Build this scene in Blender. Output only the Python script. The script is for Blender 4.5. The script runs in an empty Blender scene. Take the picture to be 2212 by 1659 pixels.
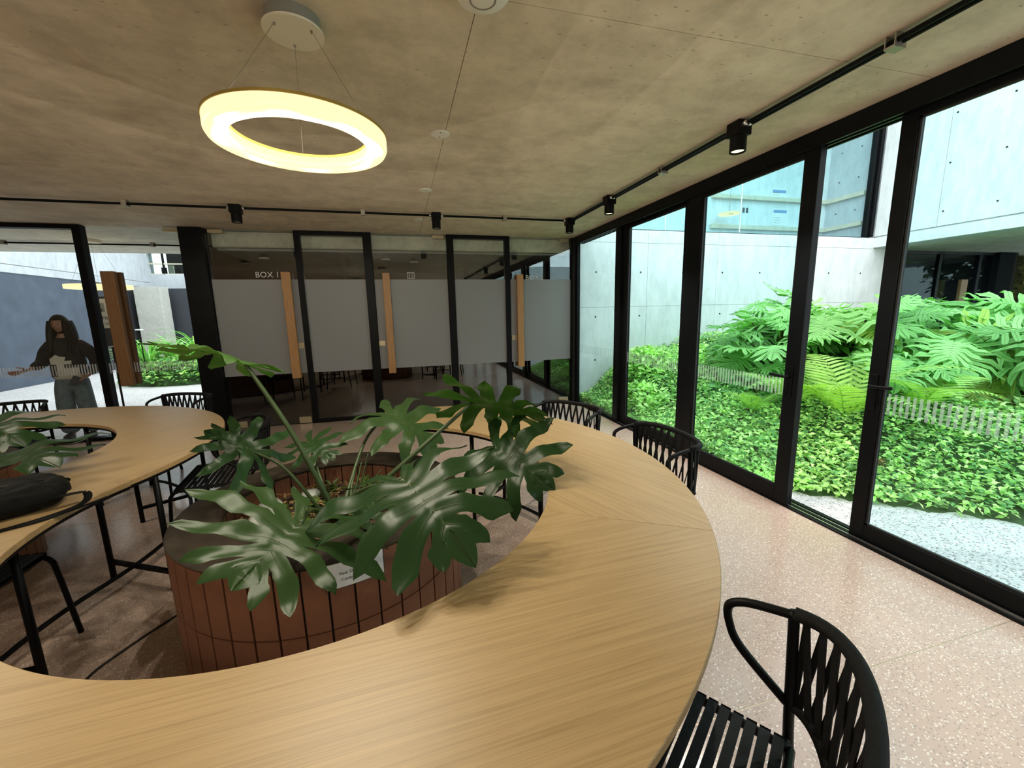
import bpy, bmesh, math, random
import numpy as np
from mathutils import Vector, Matrix
PI=math.pi; sin=math.sin; cos=math.cos
random.seed(7); rng=np.random.default_rng(7)
S=bpy.context.scene; COL=S.collection

# ------------------------------------------------------------------ camera, world, exposure
CAMH=1.55; FPX=882.5; PITCH=.1726; YAW=.2618; ROLL=-.022
fw=Vector((sin(YAW)*cos(PITCH),cos(YAW)*cos(PITCH),-sin(PITCH)))
rt=Vector((cos(YAW),-sin(YAW),0)); up=rt.cross(fw)
r2=rt*cos(ROLL)+up*sin(ROLL); u2=-rt*sin(ROLL)+up*cos(ROLL)
cam=bpy.data.objects.new('camera',bpy.data.cameras.new('camera')); COL.objects.link(cam)
cam.matrix_world=Matrix(((r2.x,u2.x,-fw.x,0),(r2.y,u2.y,-fw.y,0),(r2.z,u2.z,-fw.z,CAMH),(0,0,0,1)))
cam.data.sensor_width=36; cam.data.sensor_fit='HORIZONTAL'; cam.data.lens=36*FPX/2212
cam.data.clip_start=.02; cam.data.clip_end=200
S.camera=cam
S.view_settings.view_transform='Standard'; S.view_settings.look='None'
S.view_settings.exposure=0.25; S.view_settings.gamma=1; S.view_settings.use_curve_mapping=False
S.cycles.use_denoising=True
S.cycles.max_bounces=10; S.cycles.diffuse_bounces=5; S.cycles.glossy_bounces=4
S.cycles.transmission_bounces=6; S.cycles.transparent_max_bounces=16
S.cycles.sample_clamp_indirect=6; S.cycles.caustics_reflective=False; S.cycles.caustics_refractive=False
w=bpy.data.worlds.new('overcast_sky'); S.world=w; w.use_nodes=True
bgn=w.node_tree.nodes['Background']; bgn.inputs[0].default_value=(.90,.97,1.0,1); bgn.inputs[1].default_value=3.6
LAMP=1.5     # one knob for the lamps of the room

# ------------------------------------------------------------------ helpers
def tag(o,label=None,cat=None,group=None,kind=None):
    if label: o['label']=label
    if cat: o['category']=cat
    if group: o['group']=group
    if kind: o['kind']=kind
    return o
def empty(name,loc=(0,0,0),rz=0,parent=None):
    o=bpy.data.objects.new(name,None); COL.objects.link(o); o.location=loc; o.rotation_euler=(0,0,rz)
    o.empty_display_size=.1
    if parent: o.parent=parent
    return o
def thing(name,label,cat,loc=(0,0,0),rz=0,group=None): return tag(empty(name,loc,rz),label,cat,group)
def struct(name,label=None,loc=(0,0,0)): return tag(empty(name,loc),label,None,None,'structure')
def wmat(o):
    m=Matrix.LocRotScale(o.location,o.rotation_euler,o.scale)
    return wmat(o.parent)@m if o.parent else m
def link(name,me,parent=None):
    o=bpy.data.objects.new(name,me); COL.objects.link(o)
    if parent: o.parent=parent
    return o
def kids(o): return [c for c in bpy.data.objects if c.parent==o]
class MB:
    def __init__(s): s.v=[]; s.f=[]
    def add(s,vs,fs):
        n=len(s.v); s.v+= [tuple(map(float,v)) for v in vs]; s.f+=[tuple(i+n for i in f) for f in fs]; return s
    def box(s,x0,y0,z0,x1,y1,z1):
        return s.add([(x0,y0,z0),(x1,y0,z0),(x1,y1,z0),(x0,y1,z0),(x0,y0,z1),(x1,y0,z1),(x1,y1,z1),(x0,y1,z1)],
          [(0,3,2,1),(4,5,6,7),(0,1,5,4),(1,2,6,5),(2,3,7,6),(3,0,4,7)])
    def bar(s,a,b,wd,th,upv=(0,0,1)):
        a=Vector(a);b=Vector(b);d=(b-a).normalized(); u=Vector(upv); sd=d.cross(u)
        if sd.length<1e-5: sd=d.cross(Vector((1,0,0)))
        sd.normalize(); u=sd.cross(d); P=[]
        for c in (a,b):
            for i,j in ((-1,-1),(1,-1),(1,1),(-1,1)): P.append(c+sd*(i*wd/2)+u*(j*th/2))
        return s.add(P,[(0,1,2,3),(7,6,5,4),(0,4,5,1),(1,5,6,2),(2,6,7,3),(3,7,4,0)])
    def tube(s,pts,r,n=8,closed=False,cap=True):
        pts=[Vector(p) for p in pts]; m=len(pts); rs=r if hasattr(r,'__len__') else [r]*m
        vs=[];fs=[]; T0=(pts[1]-pts[0]).normalized()
        u=T0.orthogonal().normalized()
        for i,p in enumerate(pts):
            if closed: t=(pts[(i+1)%m]-pts[i-1]).normalized()
            else: t=(pts[min(i+1,m-1)]-pts[max(i-1,0)]).normalized()
            u=(u-t*u.dot(t)); 
            if u.length<1e-6: u=t.orthogonal()
            u.normalize(); b=t.cross(u)
            for k in range(n): a=2*PI*k/n; vs.append(p+(u*cos(a)+b*sin(a))*rs[i])
        for i in range(m if closed else m-1):
            for k in range(n):
                a=i*n+k;b_=i*n+(k+1)%n;c=((i+1)%m)*n+(k+1)%n;d=((i+1)%m)*n+k; fs.append((a,b_,c,d))
        if cap and not closed: fs.append(tuple(range(n-1,-1,-1))); fs.append(tuple((m-1)*n+k for k in range(n)))
        return s.add(vs,fs)
    def lathe(s,prof,c=(0,0,0),n=32,a0=0,a1=2*PI):
        full=abs(a1-a0-2*PI)<1e-6; m=len(prof); k=n if full else n+1; vs=[];fs=[]
        for i in range(k):
            a=a0+(a1-a0)*i/n
            for r,z in prof: vs.append((c[0]+r*cos(a),c[1]+r*sin(a),c[2]+z))
        for i in range(n):
            j=(i+1)%k
            for q in range(m-1): fs.append((i*m+q,j*m+q,j*m+q+1,i*m+q+1))
        return s.add(vs,fs)
    def disc(s,c,r,h,n=24): return s.lathe([(0,0),(r,0),(r,h),(0,h)],c,n)
    def build(s,name,mat,parent=None,world=False,smooth=False,bevel=0,merge=0,auto=None):
        me=bpy.data.meshes.new(name); vs=s.v
        if world and parent:
            M_=wmat(parent).inverted(); vs=[M_@Vector(v) for v in vs]
        me.from_pydata(vs,[],s.f)
        if merge:
            b=bmesh.new(); b.from_mesh(me); bmesh.ops.remove_doubles(b,verts=b.verts,dist=merge); b.to_mesh(me); b.free()
        if mat: me.materials.append(mat)
        if smooth: me.shade_smooth()
        if auto:
            me.shade_smooth(); 
            b=bmesh.new(); b.from_mesh(me)
            for e in b.edges:
                if len(e.link_faces)==2 and e.calc_face_angle(0)>auto: e.smooth=False
            b.to_mesh(me); b.free()
        me.update()
        o=link(name,me,parent)
        if bevel:
            md=o.modifiers.new('bevel','BEVEL'); md.width=bevel; md.segments=2; md.limit_method='ANGLE'
        return o
def box(name,mat,parent,x0,y0,z0,x1,y1,z1,bevel=0): return MB().box(x0,y0,z0,x1,y1,z1).build(name,mat,parent,bevel=bevel,world=parent is not None)
def copy_tree(o,parent=None):
    c=o.copy(); COL.objects.link(c)
    if parent: c.parent=parent
    for ch in kids(o): copy_tree(ch,c)
    return c
def smoothpath(pts,n=6):
    P=[Vector(p) for p in pts]; out=[]
    for i in range(len(P)-1):
        a=P[max(i-1,0)];b=P[i];c=P[i+1];d=P[min(i+2,len(P)-1)]
        for k in range(n):
            t=k/n; out.append(.5*((2*b)+(c-a)*t+(2*a-5*b+4*c-d)*t*t+(3*b-a-3*c+d)*t**3))
    out.append(P[-1]); return out
def text(s_,size,ext,loc,rot,mat,parent,name='lettering',align='LEFT'):
    cu=bpy.data.curves.new('t','FONT'); cu.body=s_; cu.size=size; cu.extrude=ext; cu.align_x=align; cu.resolution_u=3
    o=bpy.data.objects.new('t',cu); COL.objects.link(o); dg=bpy.context.evaluated_depsgraph_get()
    me=bpy.data.meshes.new_from_object(o.evaluated_get(dg)); bpy.data.objects.remove(o); me.materials.clear(); me.materials.append(mat)
    M_=Matrix.LocRotScale(Vector(loc),__import__('mathutils').Euler(rot),Vector((1,1,1)))
    if parent: M_=wmat(parent).inverted()@M_
    me.transform(M_); return link(name,me,parent)

# ------------------------------------------------------------------ materials
class NT:
    def __init__(s,name):
        s.m=bpy.data.materials.new(name); s.m.use_nodes=True; s.t=s.m.node_tree; s.n=s.t.nodes; s.l=s.t.links
        s.b=s.n['Principled BSDF']; s.out=s.n['Material Output']
    def new(s,ty,**kw):
        x=s.n.new(ty)
        for k,v in kw.items():
            if k.startswith('i_'): x.inputs[k[2:].replace('_',' ')].default_value=v
            else: setattr(x,k,v)
        return x
    def L(s,a,b): s.l.new(a,b)
    def coord(s,scale=(1,1,1),kind='Object',rot=(0,0,0)):
        tc=s.new('ShaderNodeTexCoord'); mp=s.new('ShaderNodeMapping'); mp.inputs['Scale'].default_value=scale; mp.inputs['Rotation'].default_value=rot
        s.L(tc.outputs[kind],mp.inputs['Vector']); return mp.outputs[0]
    def ramp(s,fac,stops):
        r=s.new('ShaderNodeValToRGB'); e=r.color_ramp.elements
        e[0].position=stops[0][0]; e[0].color=(*stops[0][1],1); e[1].position=stops[-1][0]; e[1].color=(*stops[-1][1],1)
        for p,c in stops[1:-1]:
            q=e.new(p); q.color=(*c,1)
        s.L(fac,r.inputs[0]); return r.outputs[0]
    def noise(s,vec,scale,detail=4,rough=.55,dist=0):
        n=s.new('ShaderNodeTexNoise'); n.inputs['Scale'].default_value=scale; n.inputs['Detail'].default_value=detail
        n.inputs['Roughness'].default_value=rough; n.inputs['Distortion'].default_value=dist; s.L(vec,n.inputs['Vector']); return n.outputs['Fac']
    def mix(s,fac,a,b,mode='MIX'):
        m=s.new('ShaderNodeMix',data_type='RGBA',blend_type=mode)
        if isinstance(fac,(int,float)): m.inputs[0].default_value=fac
        else: s.L(fac,m.inputs[0])
        for v,i in ((a,6),(b,7)):
            if isinstance(v,tuple): m.inputs[i].default_value=(*v,1)
            else: s.L(v,m.inputs[i])
        return m.outputs[2]
    def bump(s,h,strength=.2,dist=.01):
        b=s.new('ShaderNodeBump'); b.inputs['Strength'].default_value=strength; b.inputs['Distance'].default_value=dist
        s.L(h,b.inputs['Height']); s.L(b.outputs[0],s.b.inputs['Normal'])
    def set(s,rough=.5,metal=0,spec=None,coat=0):
        s.b.inputs['Roughness'].default_value=rough; s.b.inputs['Metallic'].default_value=metal
        if spec is not None: s.b.inputs['Specular IOR Level'].default_value=spec
        if coat: s.b.inputs['Coat Weight'].default_value=coat; s.b.inputs['Coat Roughness'].default_value=.08
        return s
def plain(name,c,rough=.5,metal=0,spec=None,var=.12,scale=9,bump=0,bscale=60):
    t=NT(name); v=t.coord(); n=t.noise(v,scale)
    lo=tuple(max(0,x*(1-var)) for x in c); hi=tuple(min(1,x*(1+var)) for x in c)
    t.L(t.ramp(n,[(.3,lo),(.7,hi)]),t.b.inputs['Base Color']); t.set(rough,metal,spec)
    if bump: t.bump(t.noise(v,bscale,3),bump,.004)
    return t.m
def concrete(name,c,dark,stain=.5,scale=.8,spots=.5,rough=.75,stretch=(1,1,1)):
    t=NT(name); v=t.coord(stretch,'Object')
    a=t.noise(v,scale,7,.68,.35); b=t.noise(v,scale*7,6,.7)
    mid=tuple(x*(1-stain)+d*stain for x,d in zip(c,dark))
    base=t.ramp(a,[(.34,mid),(.47,tuple((x+y)/2 for x,y in zip(mid,c))),(.52,c),(.70,tuple(min(1,x*1.10) for x in c))])
    s3=t.noise(t.coord((stretch[0]*.35,stretch[1]*2.2,stretch[2]),'Object'),scale*2.2,5,.65)
    base=t.mix(.30,base,t.ramp(s3,[(.38,dark),(.60,c)]))
    base=t.mix(.38,base,t.ramp(b,[(.36,dark),(.60,tuple(min(1,x*1.08) for x in c))]))
    vo=t.new('ShaderNodeTexVoronoi',feature='F1'); vo.inputs['Scale'].default_value=22; vo.inputs['Randomness'].default_value=1
    v2=t.coord((.55,1.25,1)); t.L(v2,vo.inputs['Vector'])
    msk=t.noise(v,1.3,2); lt=t.new('ShaderNodeMath',operation='LESS_THAN'); t.L(vo.outputs['Distance'],lt.inputs[0]); lt.inputs[1].default_value=.12
    gt=t.new('ShaderNodeMath',operation='GREATER_THAN'); t.L(msk,gt.inputs[0]); gt.inputs[1].default_value=.50
    mu=t.new('ShaderNodeMath',operation='MULTIPLY'); t.L(lt.outputs[0],mu.inputs[0]); t.L(gt.outputs[0],mu.inputs[1])
    ms=t.new('ShaderNodeMath',operation='MULTIPLY'); t.L(mu.outputs[0],ms.inputs[0]); ms.inputs[1].default_value=spots
    base=t.mix(ms.outputs[0],base,tuple(x*.45 for x in dark))
    t.L(base,t.b.inputs['Base Color']); t.set(rough); t.bump(b,.25,.004); return t.m
def terrazzo(name,c,chips,scale=62,rough=.28,tint=None,dens=(.16,.84)):
    t=NT(name); v=t.coord()
    nz=t.noise(v,1.1,3); base=t.ramp(nz,[(.35,tint or c),(.65,c)])
    vo=t.new('ShaderNodeTexVoronoi',feature='F1'); vo.inputs['Scale'].default_value=scale; t.L(v,vo.inputs['Vector'])
    sp=t.new('ShaderNodeSeparateColor'); t.L(vo.outputs['Color'],sp.inputs[0])
    rad=t.new('ShaderNodeMath',operation='LESS_THAN'); t.L(vo.outputs['Distance'],rad.inputs[0]); rad.inputs[1].default_value=.42
    hi=t.new('ShaderNodeMath',operation='GREATER_THAN'); t.L(sp.outputs[0],hi.inputs[0]); hi.inputs[1].default_value=dens[1]
    lo=t.new('ShaderNodeMath',operation='LESS_THAN'); t.L(sp.outputs[0],lo.inputs[0]); lo.inputs[1].default_value=dens[0]
    h2=t.new('ShaderNodeMath',operation='MULTIPLY'); t.L(hi.outputs[0],h2.inputs[0]); t.L(rad.outputs[0],h2.inputs[1])
    l2=t.new('ShaderNodeMath',operation='MULTIPLY'); t.L(lo.outputs[0],l2.inputs[0]); t.L(rad.outputs[0],l2.inputs[1])
    base=t.mix(h2.outputs[0],base,chips[0]); base=t.mix(l2.outputs[0],base,chips[1])
    t.L(base,t.b.inputs['Base Color']); t.set(rough); return t.m
def wood(name,c,dark,scale=3,rough=.42,stretch=(1,14,14)):
    t=NT(name); v=t.coord(stretch); v2=t.coord(tuple(q*(3.2 if q>2 else .7) for q in stretch))
    a=t.noise(v,scale,7,.62,.25); b=t.noise(v2,scale*1.4,4,.6,.15)
    base=t.ramp(a,[(.28,dark),(.5,c),(.72,tuple(min(1,x*1.10) for x in c))]); base=t.mix(.42,base,t.ramp(b,[(.36,tuple(x*.82 for x in dark)),(.52,c),(.66,tuple(min(1,x*1.14) for x in c))]))
    t.L(base,t.b.inputs['Base Color']); t.set(rough); t.bump(a,.06,.002); return t.m
def leafmat(name,top,under,vein=None,rough=.38,trans=.35,spot=None,isl=0,spec=.35,ob=0):
    t=NT(name); v=t.coord(); n=t.noise(v,6,4); c=t.ramp(n,[(.3,tuple(x*.72 for x in top)),(.7,tuple(min(1,x*1.2) for x in top))])
    if spot:
        m=t.noise(v,2.6,3,.5); c=t.mix(t.ramp(m,[(.46,(0,0,0)),(.64,(1,1,1))]),c,spot)
    g=t.new('ShaderNodeNewGeometry'); c=t.mix(g.outputs['Backfacing'],c,under)
    if ob:
        oi=t.new('ShaderNodeObjectInfo'); c=t.mix(ob,c,t.ramp(oi.outputs['Random'],[(0,(.5,.6,.45)),(.5,(.95,1,.9)),(1,(1.5,1.35,1.5))]),'MULTIPLY')
    if isl: c=t.mix(isl,c,t.ramp(g.outputs['Random Per Island'],[(0,(.50,.55,.45)),(.5,(1.25,1.2,1.2)),(1,(2.0,1.6,2.0))]),'MULTIPLY')
    t.L(c,t.b.inputs['Base Color']); t.set(rough,0,spec)
    tr=t.new('ShaderNodeBsdfTranslucent'); tc=t.mix(1.0,c,(1.0,1.15,.45),'MULTIPLY'); t.L(tc,tr.inputs[0])
    mx=t.new('ShaderNodeMixShader'); mx.inputs[0].default_value=trans; t.L(t.b.outputs[0],mx.inputs[1]); t.L(tr.outputs[0],mx.inputs[2]); t.L(mx.outputs[0],t.out.inputs[0])
    t.bump(t.noise(v,22,2),.12,.006); return t.m
def glassmat(name,tint,refl=1.0,r0=.045):
    t=NT(name); tr=t.new('ShaderNodeBsdfTransparent'); tr.inputs[0].default_value=(*tint,1)
    gl=t.new('ShaderNodeBsdfGlossy'); gl.inputs['Roughness'].default_value=.0; gl.inputs[0].default_value=(.95,.98,1,1)
    lw=t.new('ShaderNodeLayerWeight'); lw.inputs[0].default_value=.5
    pw=t.new('ShaderNodeMath',operation='POWER'); t.L(lw.outputs['Facing'],pw.inputs[0]); pw.inputs[1].default_value=5
    ma=t.new('ShaderNodeMath',operation='MULTIPLY_ADD'); t.L(pw.outputs[0],ma.inputs[0]); ma.inputs[1].default_value=1-r0; ma.inputs[2].default_value=r0
    mu=t.new('ShaderNodeMath',operation='MULTIPLY',use_clamp=True); mu.inputs[1].default_value=refl; t.L(ma.outputs[0],mu.inputs[0])
    mx=t.new('ShaderNodeMixShader'); t.L(mu.outputs[0],mx.inputs[0]); t.L(tr.outputs[0],mx.inputs[1]); t.L(gl.outputs[0],mx.inputs[2])
    t.L(mx.outputs[0],t.out.inputs[0]); t.n.remove(t.b); return t.m
def filmmat(name,c,alpha,rough=.5):
    t=NT(name); t.b.inputs['Base Color'].default_value=(*c,1); t.set(rough)
    tl=t.new('ShaderNodeBsdfTranslucent'); tl.inputs[0].default_value=(*c,1)
    m1=t.new('ShaderNodeMixShader'); m1.inputs[0].default_value=.35; t.L(t.b.outputs[0],m1.inputs[1]); t.L(tl.outputs[0],m1.inputs[2])
    tr=t.new('ShaderNodeBsdfTransparent'); m2=t.new('ShaderNodeMixShader'); m2.inputs[0].default_value=alpha
    t.L(tr.outputs[0],m2.inputs[1]); t.L(m1.outputs[0],m2.inputs[2]); t.L(m2.outputs[0],t.out.inputs[0]); return t.m
def emit(name,c,s_,alb=1.0):
    t=NT(name); t.b.inputs['Base Color'].default_value=(*(q*alb for q in c),1); t.b.inputs['Emission Color'].default_value=(*c,1); t.b.inputs['Emission Strength'].default_value=s_; t.set(.4); return t.m
M={}
M['ceil']=concrete('ceiling_concrete',(.74,.628,.485),(.42,.345,.25),.6,.75,.5,.8)
M['porch']=concrete('porch_concrete',(.84,.80,.70),(.45,.41,.33),.4,.8,.4)
M['ext']=concrete('fair_faced_concrete',(.70,.725,.725),(.48,.51,.51),.55,1.1,.25,.8,(1,1,.35))
M['column']=concrete('column_concrete',(.50,.50,.45),(.36,.36,.32),.5,1.5,.3,.8)
M['ext3']=concrete('weathered_concrete',(.50,.53,.56),(.34,.37,.39),.5,1.2,.5,.8,(1,1,.4))
M['ext2']=concrete('grey_concrete',(.40,.42,.42),(.27,.29,.29),.4,1.0,.4)
M['bulk']=concrete('bulkhead_concrete',(.85,.83,.68),(.42,.41,.32),.3,.8,.2)
M['floor']=terrazzo('pink_terrazzo',(.56,.415,.345),((.82,.74,.66),(.33,.25,.22)),128,.19,(.51,.365,.295),(.22,.80))
M['pave']=terrazzo('washed_pebble_paving',(.54,.52,.515),((.85,.85,.85),(.16,.15,.15)),70,.8,(.48,.465,.46),(.34,.8))
M['oak']=wood('oak_veneer',(.42,.288,.138),(.315,.205,.088),2.6,.42,(1.0,22,22))
M['edge']=wood('oak_edge_band',(.40,.26,.12),(.27,.165,.07),3,.5)
M['handle']=wood('timber_handle',(.40,.205,.075),(.24,.115,.04),5,.5,(14,14,1))
M['handle_backlit']=wood('backlit_timber_handle',(.22,.105,.04),(.13,.06,.022),5,.5,(14,14,1))  # same timber as the other pulls, backlit shade put into the colour
M['handle_dark']=wood('dark_timber_handle',(.17,.075,.03),(.10,.045,.018),5,.5,(14,14,1))
M['steel']=plain('black_steel',(.003,.0034,.004),.45,0,.13,.2)
M['alu']=plain('black_aluminium',(.004,.005,.006),.42,0,.13,.15)
M['rubber']=plain('black_gasket',(.012,.012,.012),.6)
M['trackmetal']=plain('bare_aluminium_track',(.72,.72,.70),.25,.9)
M['rope']=plain('black_woven_strap',(.006,.006,.0065),.75,0,.2,.2,40,.3,160)
M['seatstrap']=plain('black_seat_strap',(.008,.010,.011),.6,0,.25,.2,40,.3,160)
M['chrome']=plain('brushed_chrome',(.6,.6,.6),.25,.9)
M['patch']=plain('satin_brass_patch',(.50,.42,.27),.35,.55)
M['white']=plain('white_paint',(.80,.77,.70),.45,0,None,.03)
M['canopy']=plain('cream_canopy',(.78,.70,.58),.4,0,None,.03)
M['canopy_side']=plain('grey_canopy_side',(.24,.23,.20),.5,0,None,.05)
M['terracotta']=plain('terracotta_tile',(.185,.075,.040),.55,0,.3,.28,5,.15,90)
M['grout']=plain('dark_grout',(.02,.016,.014),.9)
M['rim']=plain('brown_stone_rim',(.033,.025,.017),.7,0,.12,.25,14,.2,120)
M['soil']=plain('planter_soil',(.05,.035,.02),.95,0,None,.5,30,.6,60)
M['stone']=plain('pale_grey_stone',(.42,.46,.43),.6,0,None,.15,8)
M['leafA']=leafmat('glossy_leaf',(.026,.045,.016),(.03,.065,.018),trans=.10,rough=.33,spot=(.085,.066,.026),spec=.22)
M['leafB']=leafmat('dark_leaf',(.011,.028,.015),(.016,.045,.012),trans=.08,rough=.32,spec=.22)
M['leafC']=leafmat('fresh_leaf',(.032,.085,.018),(.04,.105,.018),trans=.3,rough=.38)
M['vein']=plain('leaf_vein',(.075,.10,.03),.5)
M['petiole']=plain('leaf_stalk',(.035,.065,.016),.45)
M['litter']=plain('dry_leaf_litter',(.23,.13,.045),.8,0,None,.6,40)
M['moss']=leafmat('small_plant_leaf',(.10,.17,.03),(.12,.19,.04),trans=.25)
M['gc']=leafmat('ground_cover_leaf',(.44,.74,.23),(.46,.76,.26),trans=.35,rough=.5,isl=1.0)
M['gc2']=leafmat('ground_cover_leaf_dark',(.12,.34,.09),(.17,.42,.12),trans=.3,rough=.5,isl=1.0)
M['phil']=leafmat('garden_leaf',(.20,.52,.14),(.28,.60,.18),trans=.35,rough=.45,ob=.9)
M['phil2']=leafmat('garden_leaf_yellow',(.30,.50,.06),(.4,.6,.1),trans=.4,rough=.4)
M['fern']=leafmat('fern_frond',(.36,.62,.12),(.4,.66,.15),trans=.4,rough=.5)
M['berm']=plain('garden_soil',(.035,.075,.02),.95,0,None,.4,12)
M['tree']=leafmat('tree_leaf',(.06,.12,.03),(.10,.18,.045),trans=.35,spot=(.42,.42,.08))
M['bark']=plain('tree_bark',(.12,.09,.06),.9,0,None,.3,12)
M['glassR']=glassmat('clear_glass_cyan',(.87,.97,.98),.8,.03)
M['glassC']=glassmat('clear_glass_court',(.95,.965,.96),.5,.04)
M['glassB']=glassmat('clear_glass_doors',(.95,.965,.96),1.6,.055)
M['glassD']=glassmat('dark_glass',(.60,.68,.66),.28,.04)
M['frost']=filmmat('frosted_film',(.385,.39,.395),.93,.45)
M['decal']=filmmat('white_stripe_film',(.72,.80,.76),.42,.5)
M['decalW']=filmmat('white_stripe_film_pale',(.80,.80,.80),.5,.5)
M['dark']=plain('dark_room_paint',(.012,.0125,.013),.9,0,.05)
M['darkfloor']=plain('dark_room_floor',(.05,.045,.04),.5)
M['blue']=plain('blue_grey_render',(.062,.080,.112),.85,0,None,.18,2.5,.1,40)
M['char']=plain('charcoal_panel',(.028,.032,.040),.6,0,None,.1,3)
M['letter']=plain('silver_lettering',(.62,.63,.62),.5)
M['paper']=plain('white_paper',(.72,.73,.72),.7,0,None,.03)
M['ink']=plain('black_ink',(.02,.02,.022),.7)
M['greyink']=plain('grey_ink',(.32,.34,.33),.7)
M['blueink']=plain('blue_header_ink',(.16,.28,.5),.7)
M['ledge']=plain('beige_stone_ledge',(.60,.54,.42),.7)
M['bag']=plain('black_nylon',(.005,.0055,.005),.75,0,.15,.3,30,.4,80)
M['cable']=plain('black_cable',(.01,.01,.01),.5)
M['outlet']=plain('grey_outlet_plate',(.34,.31,.26),.4,.4)
M['hair']=plain('dark_hair',(.009,.006,.005),.6,0,.2,.4,30,.3,120)
M['skin']=plain('skin',(.34,.175,.12),.5,0,None,.08)
M['sweat']=plain('black_knit',(.010,.009,.011),.9,0,None,.3,20,.3,120)
M['print']=plain('pale_print',(.55,.53,.46),.8)
M['jean']=plain('washed_denim',(.115,.155,.175),.8,0,None,.3,14,.2,160)
M['shoe']=plain('dark_shoe',(.03,.03,.035),.6)
M['ring']=emit('lamp_diffuser',(1.0,.81,.43),1.12,.04)
M['ringrim']=plain('lamp_rim',(.35,.24,.05),.4,.3)
M['spotled']=emit('spot_lens',(1.0,.86,.50),1.5)
M['wire']=plain('steel_wire',(.30,.27,.22),.35,.7)

# ------------------------------------------------------------------ the room: floor, ceiling, walls
H=2.73; XR=2.854; YB=6.485
C1=(-.39,2.053); C2=(-3.0,3.047); RI,RO_=1.07,1.712
fl=struct('floor','pink terrazzo floor of large slabs with fine joints')
ys=[-7.0,-4.213,-1.565,1.083,3.731,YB+.05]; xs=[-8.2,-4.6,XR+.06]
for i in range(len(ys)-1):
    for j in range(len(xs)-1):
        MB().box(xs[j]+.002,ys[i]+.002,-.06,xs[j+1]-.002,ys[i+1]-.002,0).build('slab',M['floor'],fl)
box('joint_filler',M['patch'],fl,-8.2,-7,-.062,XR+.06,YB+.05,-.0012)
ce=struct('ceiling','board-marked concrete ceiling of cast panels')
cx=[-8.2,-6.95,-4.51,-2.07,.37,XR+.14]; cy=[-7,-5.59,-3.15,-.71,1.735,2.97,4.245,5.49,YB+.06]
for i in range(len(cx)-1):
    for j in range(len(cy)-1):
        MB().box(cx[i]+.0016,cy[j]+.0016,H,cx[i+1]-.0016,cy[j+1]-.0016,H+.05).build('panel',M['ceil'],ce)
box('backing_slab',M['grout'],ce,-8.2,-7,H+.03,XR+.14,YB+.06,H+.3)
box('porch_slab',M['porch'],ce,-12,YB+.06,H+.0,-2.5,9.0,H+.3)
box('porch_slab',M['porch'],ce,-14,-7,H+.0,-8.2,9.0,H+.3)
for nm,a in (('wall_left',(-8.4,-7,0,-8.2,YB,H)),('wall_rear',(-8.2,-7.2,0,XR,-7.0,H))):
    b=MB().box(*a).build(nm,M['ceil']); tag(b,'concrete side wall of the lounge' if nm=='wall_left' else 'concrete wall behind the viewer',None,None,'structure')

# glass doors and framed lights of the back wall
GY=YB
def strips_y(parent,x0,x1,z0=.885,z1=1.015,y=GY-.008,per=.030,wd=.016,mat='decalW'):
    m=MB(); x=x0
    while x+wd<x1: m.add([(x,y,z0),(x+wd,y,z0),(x+wd,y,z1),(x,y,z1)],[(0,1,2,3)]); x+=per
    o=m.build('stripe_film',M[mat],parent,world=True); o['kind']='stuff'
def framed(name,label,x0,x1,wl,wr,frost=True,stripes=False):
    f=struct(name,label); d0,d1=GY-.05,GY+.06
    box('frame_member',M['steel'],f,x0,d0,0,x0+wl,d1,2.725,.003)
    box('frame_member',M['steel'],f,x1-wr,d0,0,x1,d1,2.725,.003)
    box('frame_member',M['steel'],f,x0+wl,d0,2.675,x1-wr,d1,2.725,.003)
    box('frame_member',M['steel'],f,x0+wl,d0,0,x1-wr,d1,.045,.003)
    box('pane',M['glassB' if frost else 'glassC'],f,x0+wl,GY-.004,.045,x1-wr,GY+.004,2.675)
    if frost: box('frosted_film',M['frost'],f,x0+wl,GY-.0075,.755,x1-wr,GY-.0055,2.075)
    if stripes: strips_y(f,x0+wl,x1-wr)
    return f
framed('window_1','black framed fixed pane with pale stripe band left of the open court door',-5.75,-3.70,.08,.085,False,True)
framed('window_2','black framed frosted pane right of the BOX 1 door',-1.335,-.325,.075,.115)
framed('window_3','black framed frosted pane left of the BOX 2 door',.755,1.735,.10,.075)
def patchfit(p,x0,x1,z0,z1): box('patch_fitting',M['patch'],p,x0,GY-.022,z0,x1,GY+.022,z1,.002)
def pull(p,x0,x1,z0=.68,z1=2.175,mat='handle',both=True):
    box('pull_handle',M[mat],p,x0,GY-.105,z0,x1,GY-.045,z1,.004)
    if both: box('pull_handle',M['handle_dark'],p,x0,GY+.045,z0,x1,GY+.105,z1,.004)
    for z in (z0+.35,z1-.35): MB().tube([((x0+x1)/2,GY-.05,z),((x0+x1)/2,GY+.05,z)],.012,10).build('handle_standoff',M['chrome'],p,world=True)
def gdoor(name,label,x0,x1,frost=True):
    d=struct(name,label); box('glass_leaf',M['glassB' if frost else 'glassC'],d,x0+.006,GY-.005,.012,x1-.006,GY+.005,2.715)
    if frost: box('frosted_film',M['frost'],d,x0+.006,GY-.009,.755,x1-.006,GY-.007,2.075)
    box('floor_track',M['rubber'],d,x0,GY-.012,0,x1,GY+.012,.008); return d
d=gdoor('door_1','clear glass door to the court with a timber pull darkened as backlit',-3.70,-2.665,False); strips_y(d,-3.69,-2.68)
pull(d,-3.55,-3.41,.72,2.17,'handle_backlit'); patchfit(d,-2.855,-2.685,2.67,2.715); patchfit(d,-2.84,-2.68,.012,.09)
d=gdoor('door_2','frosted glass door lettered BOX 1 with a timber pull',-2.40,-1.335)
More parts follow.
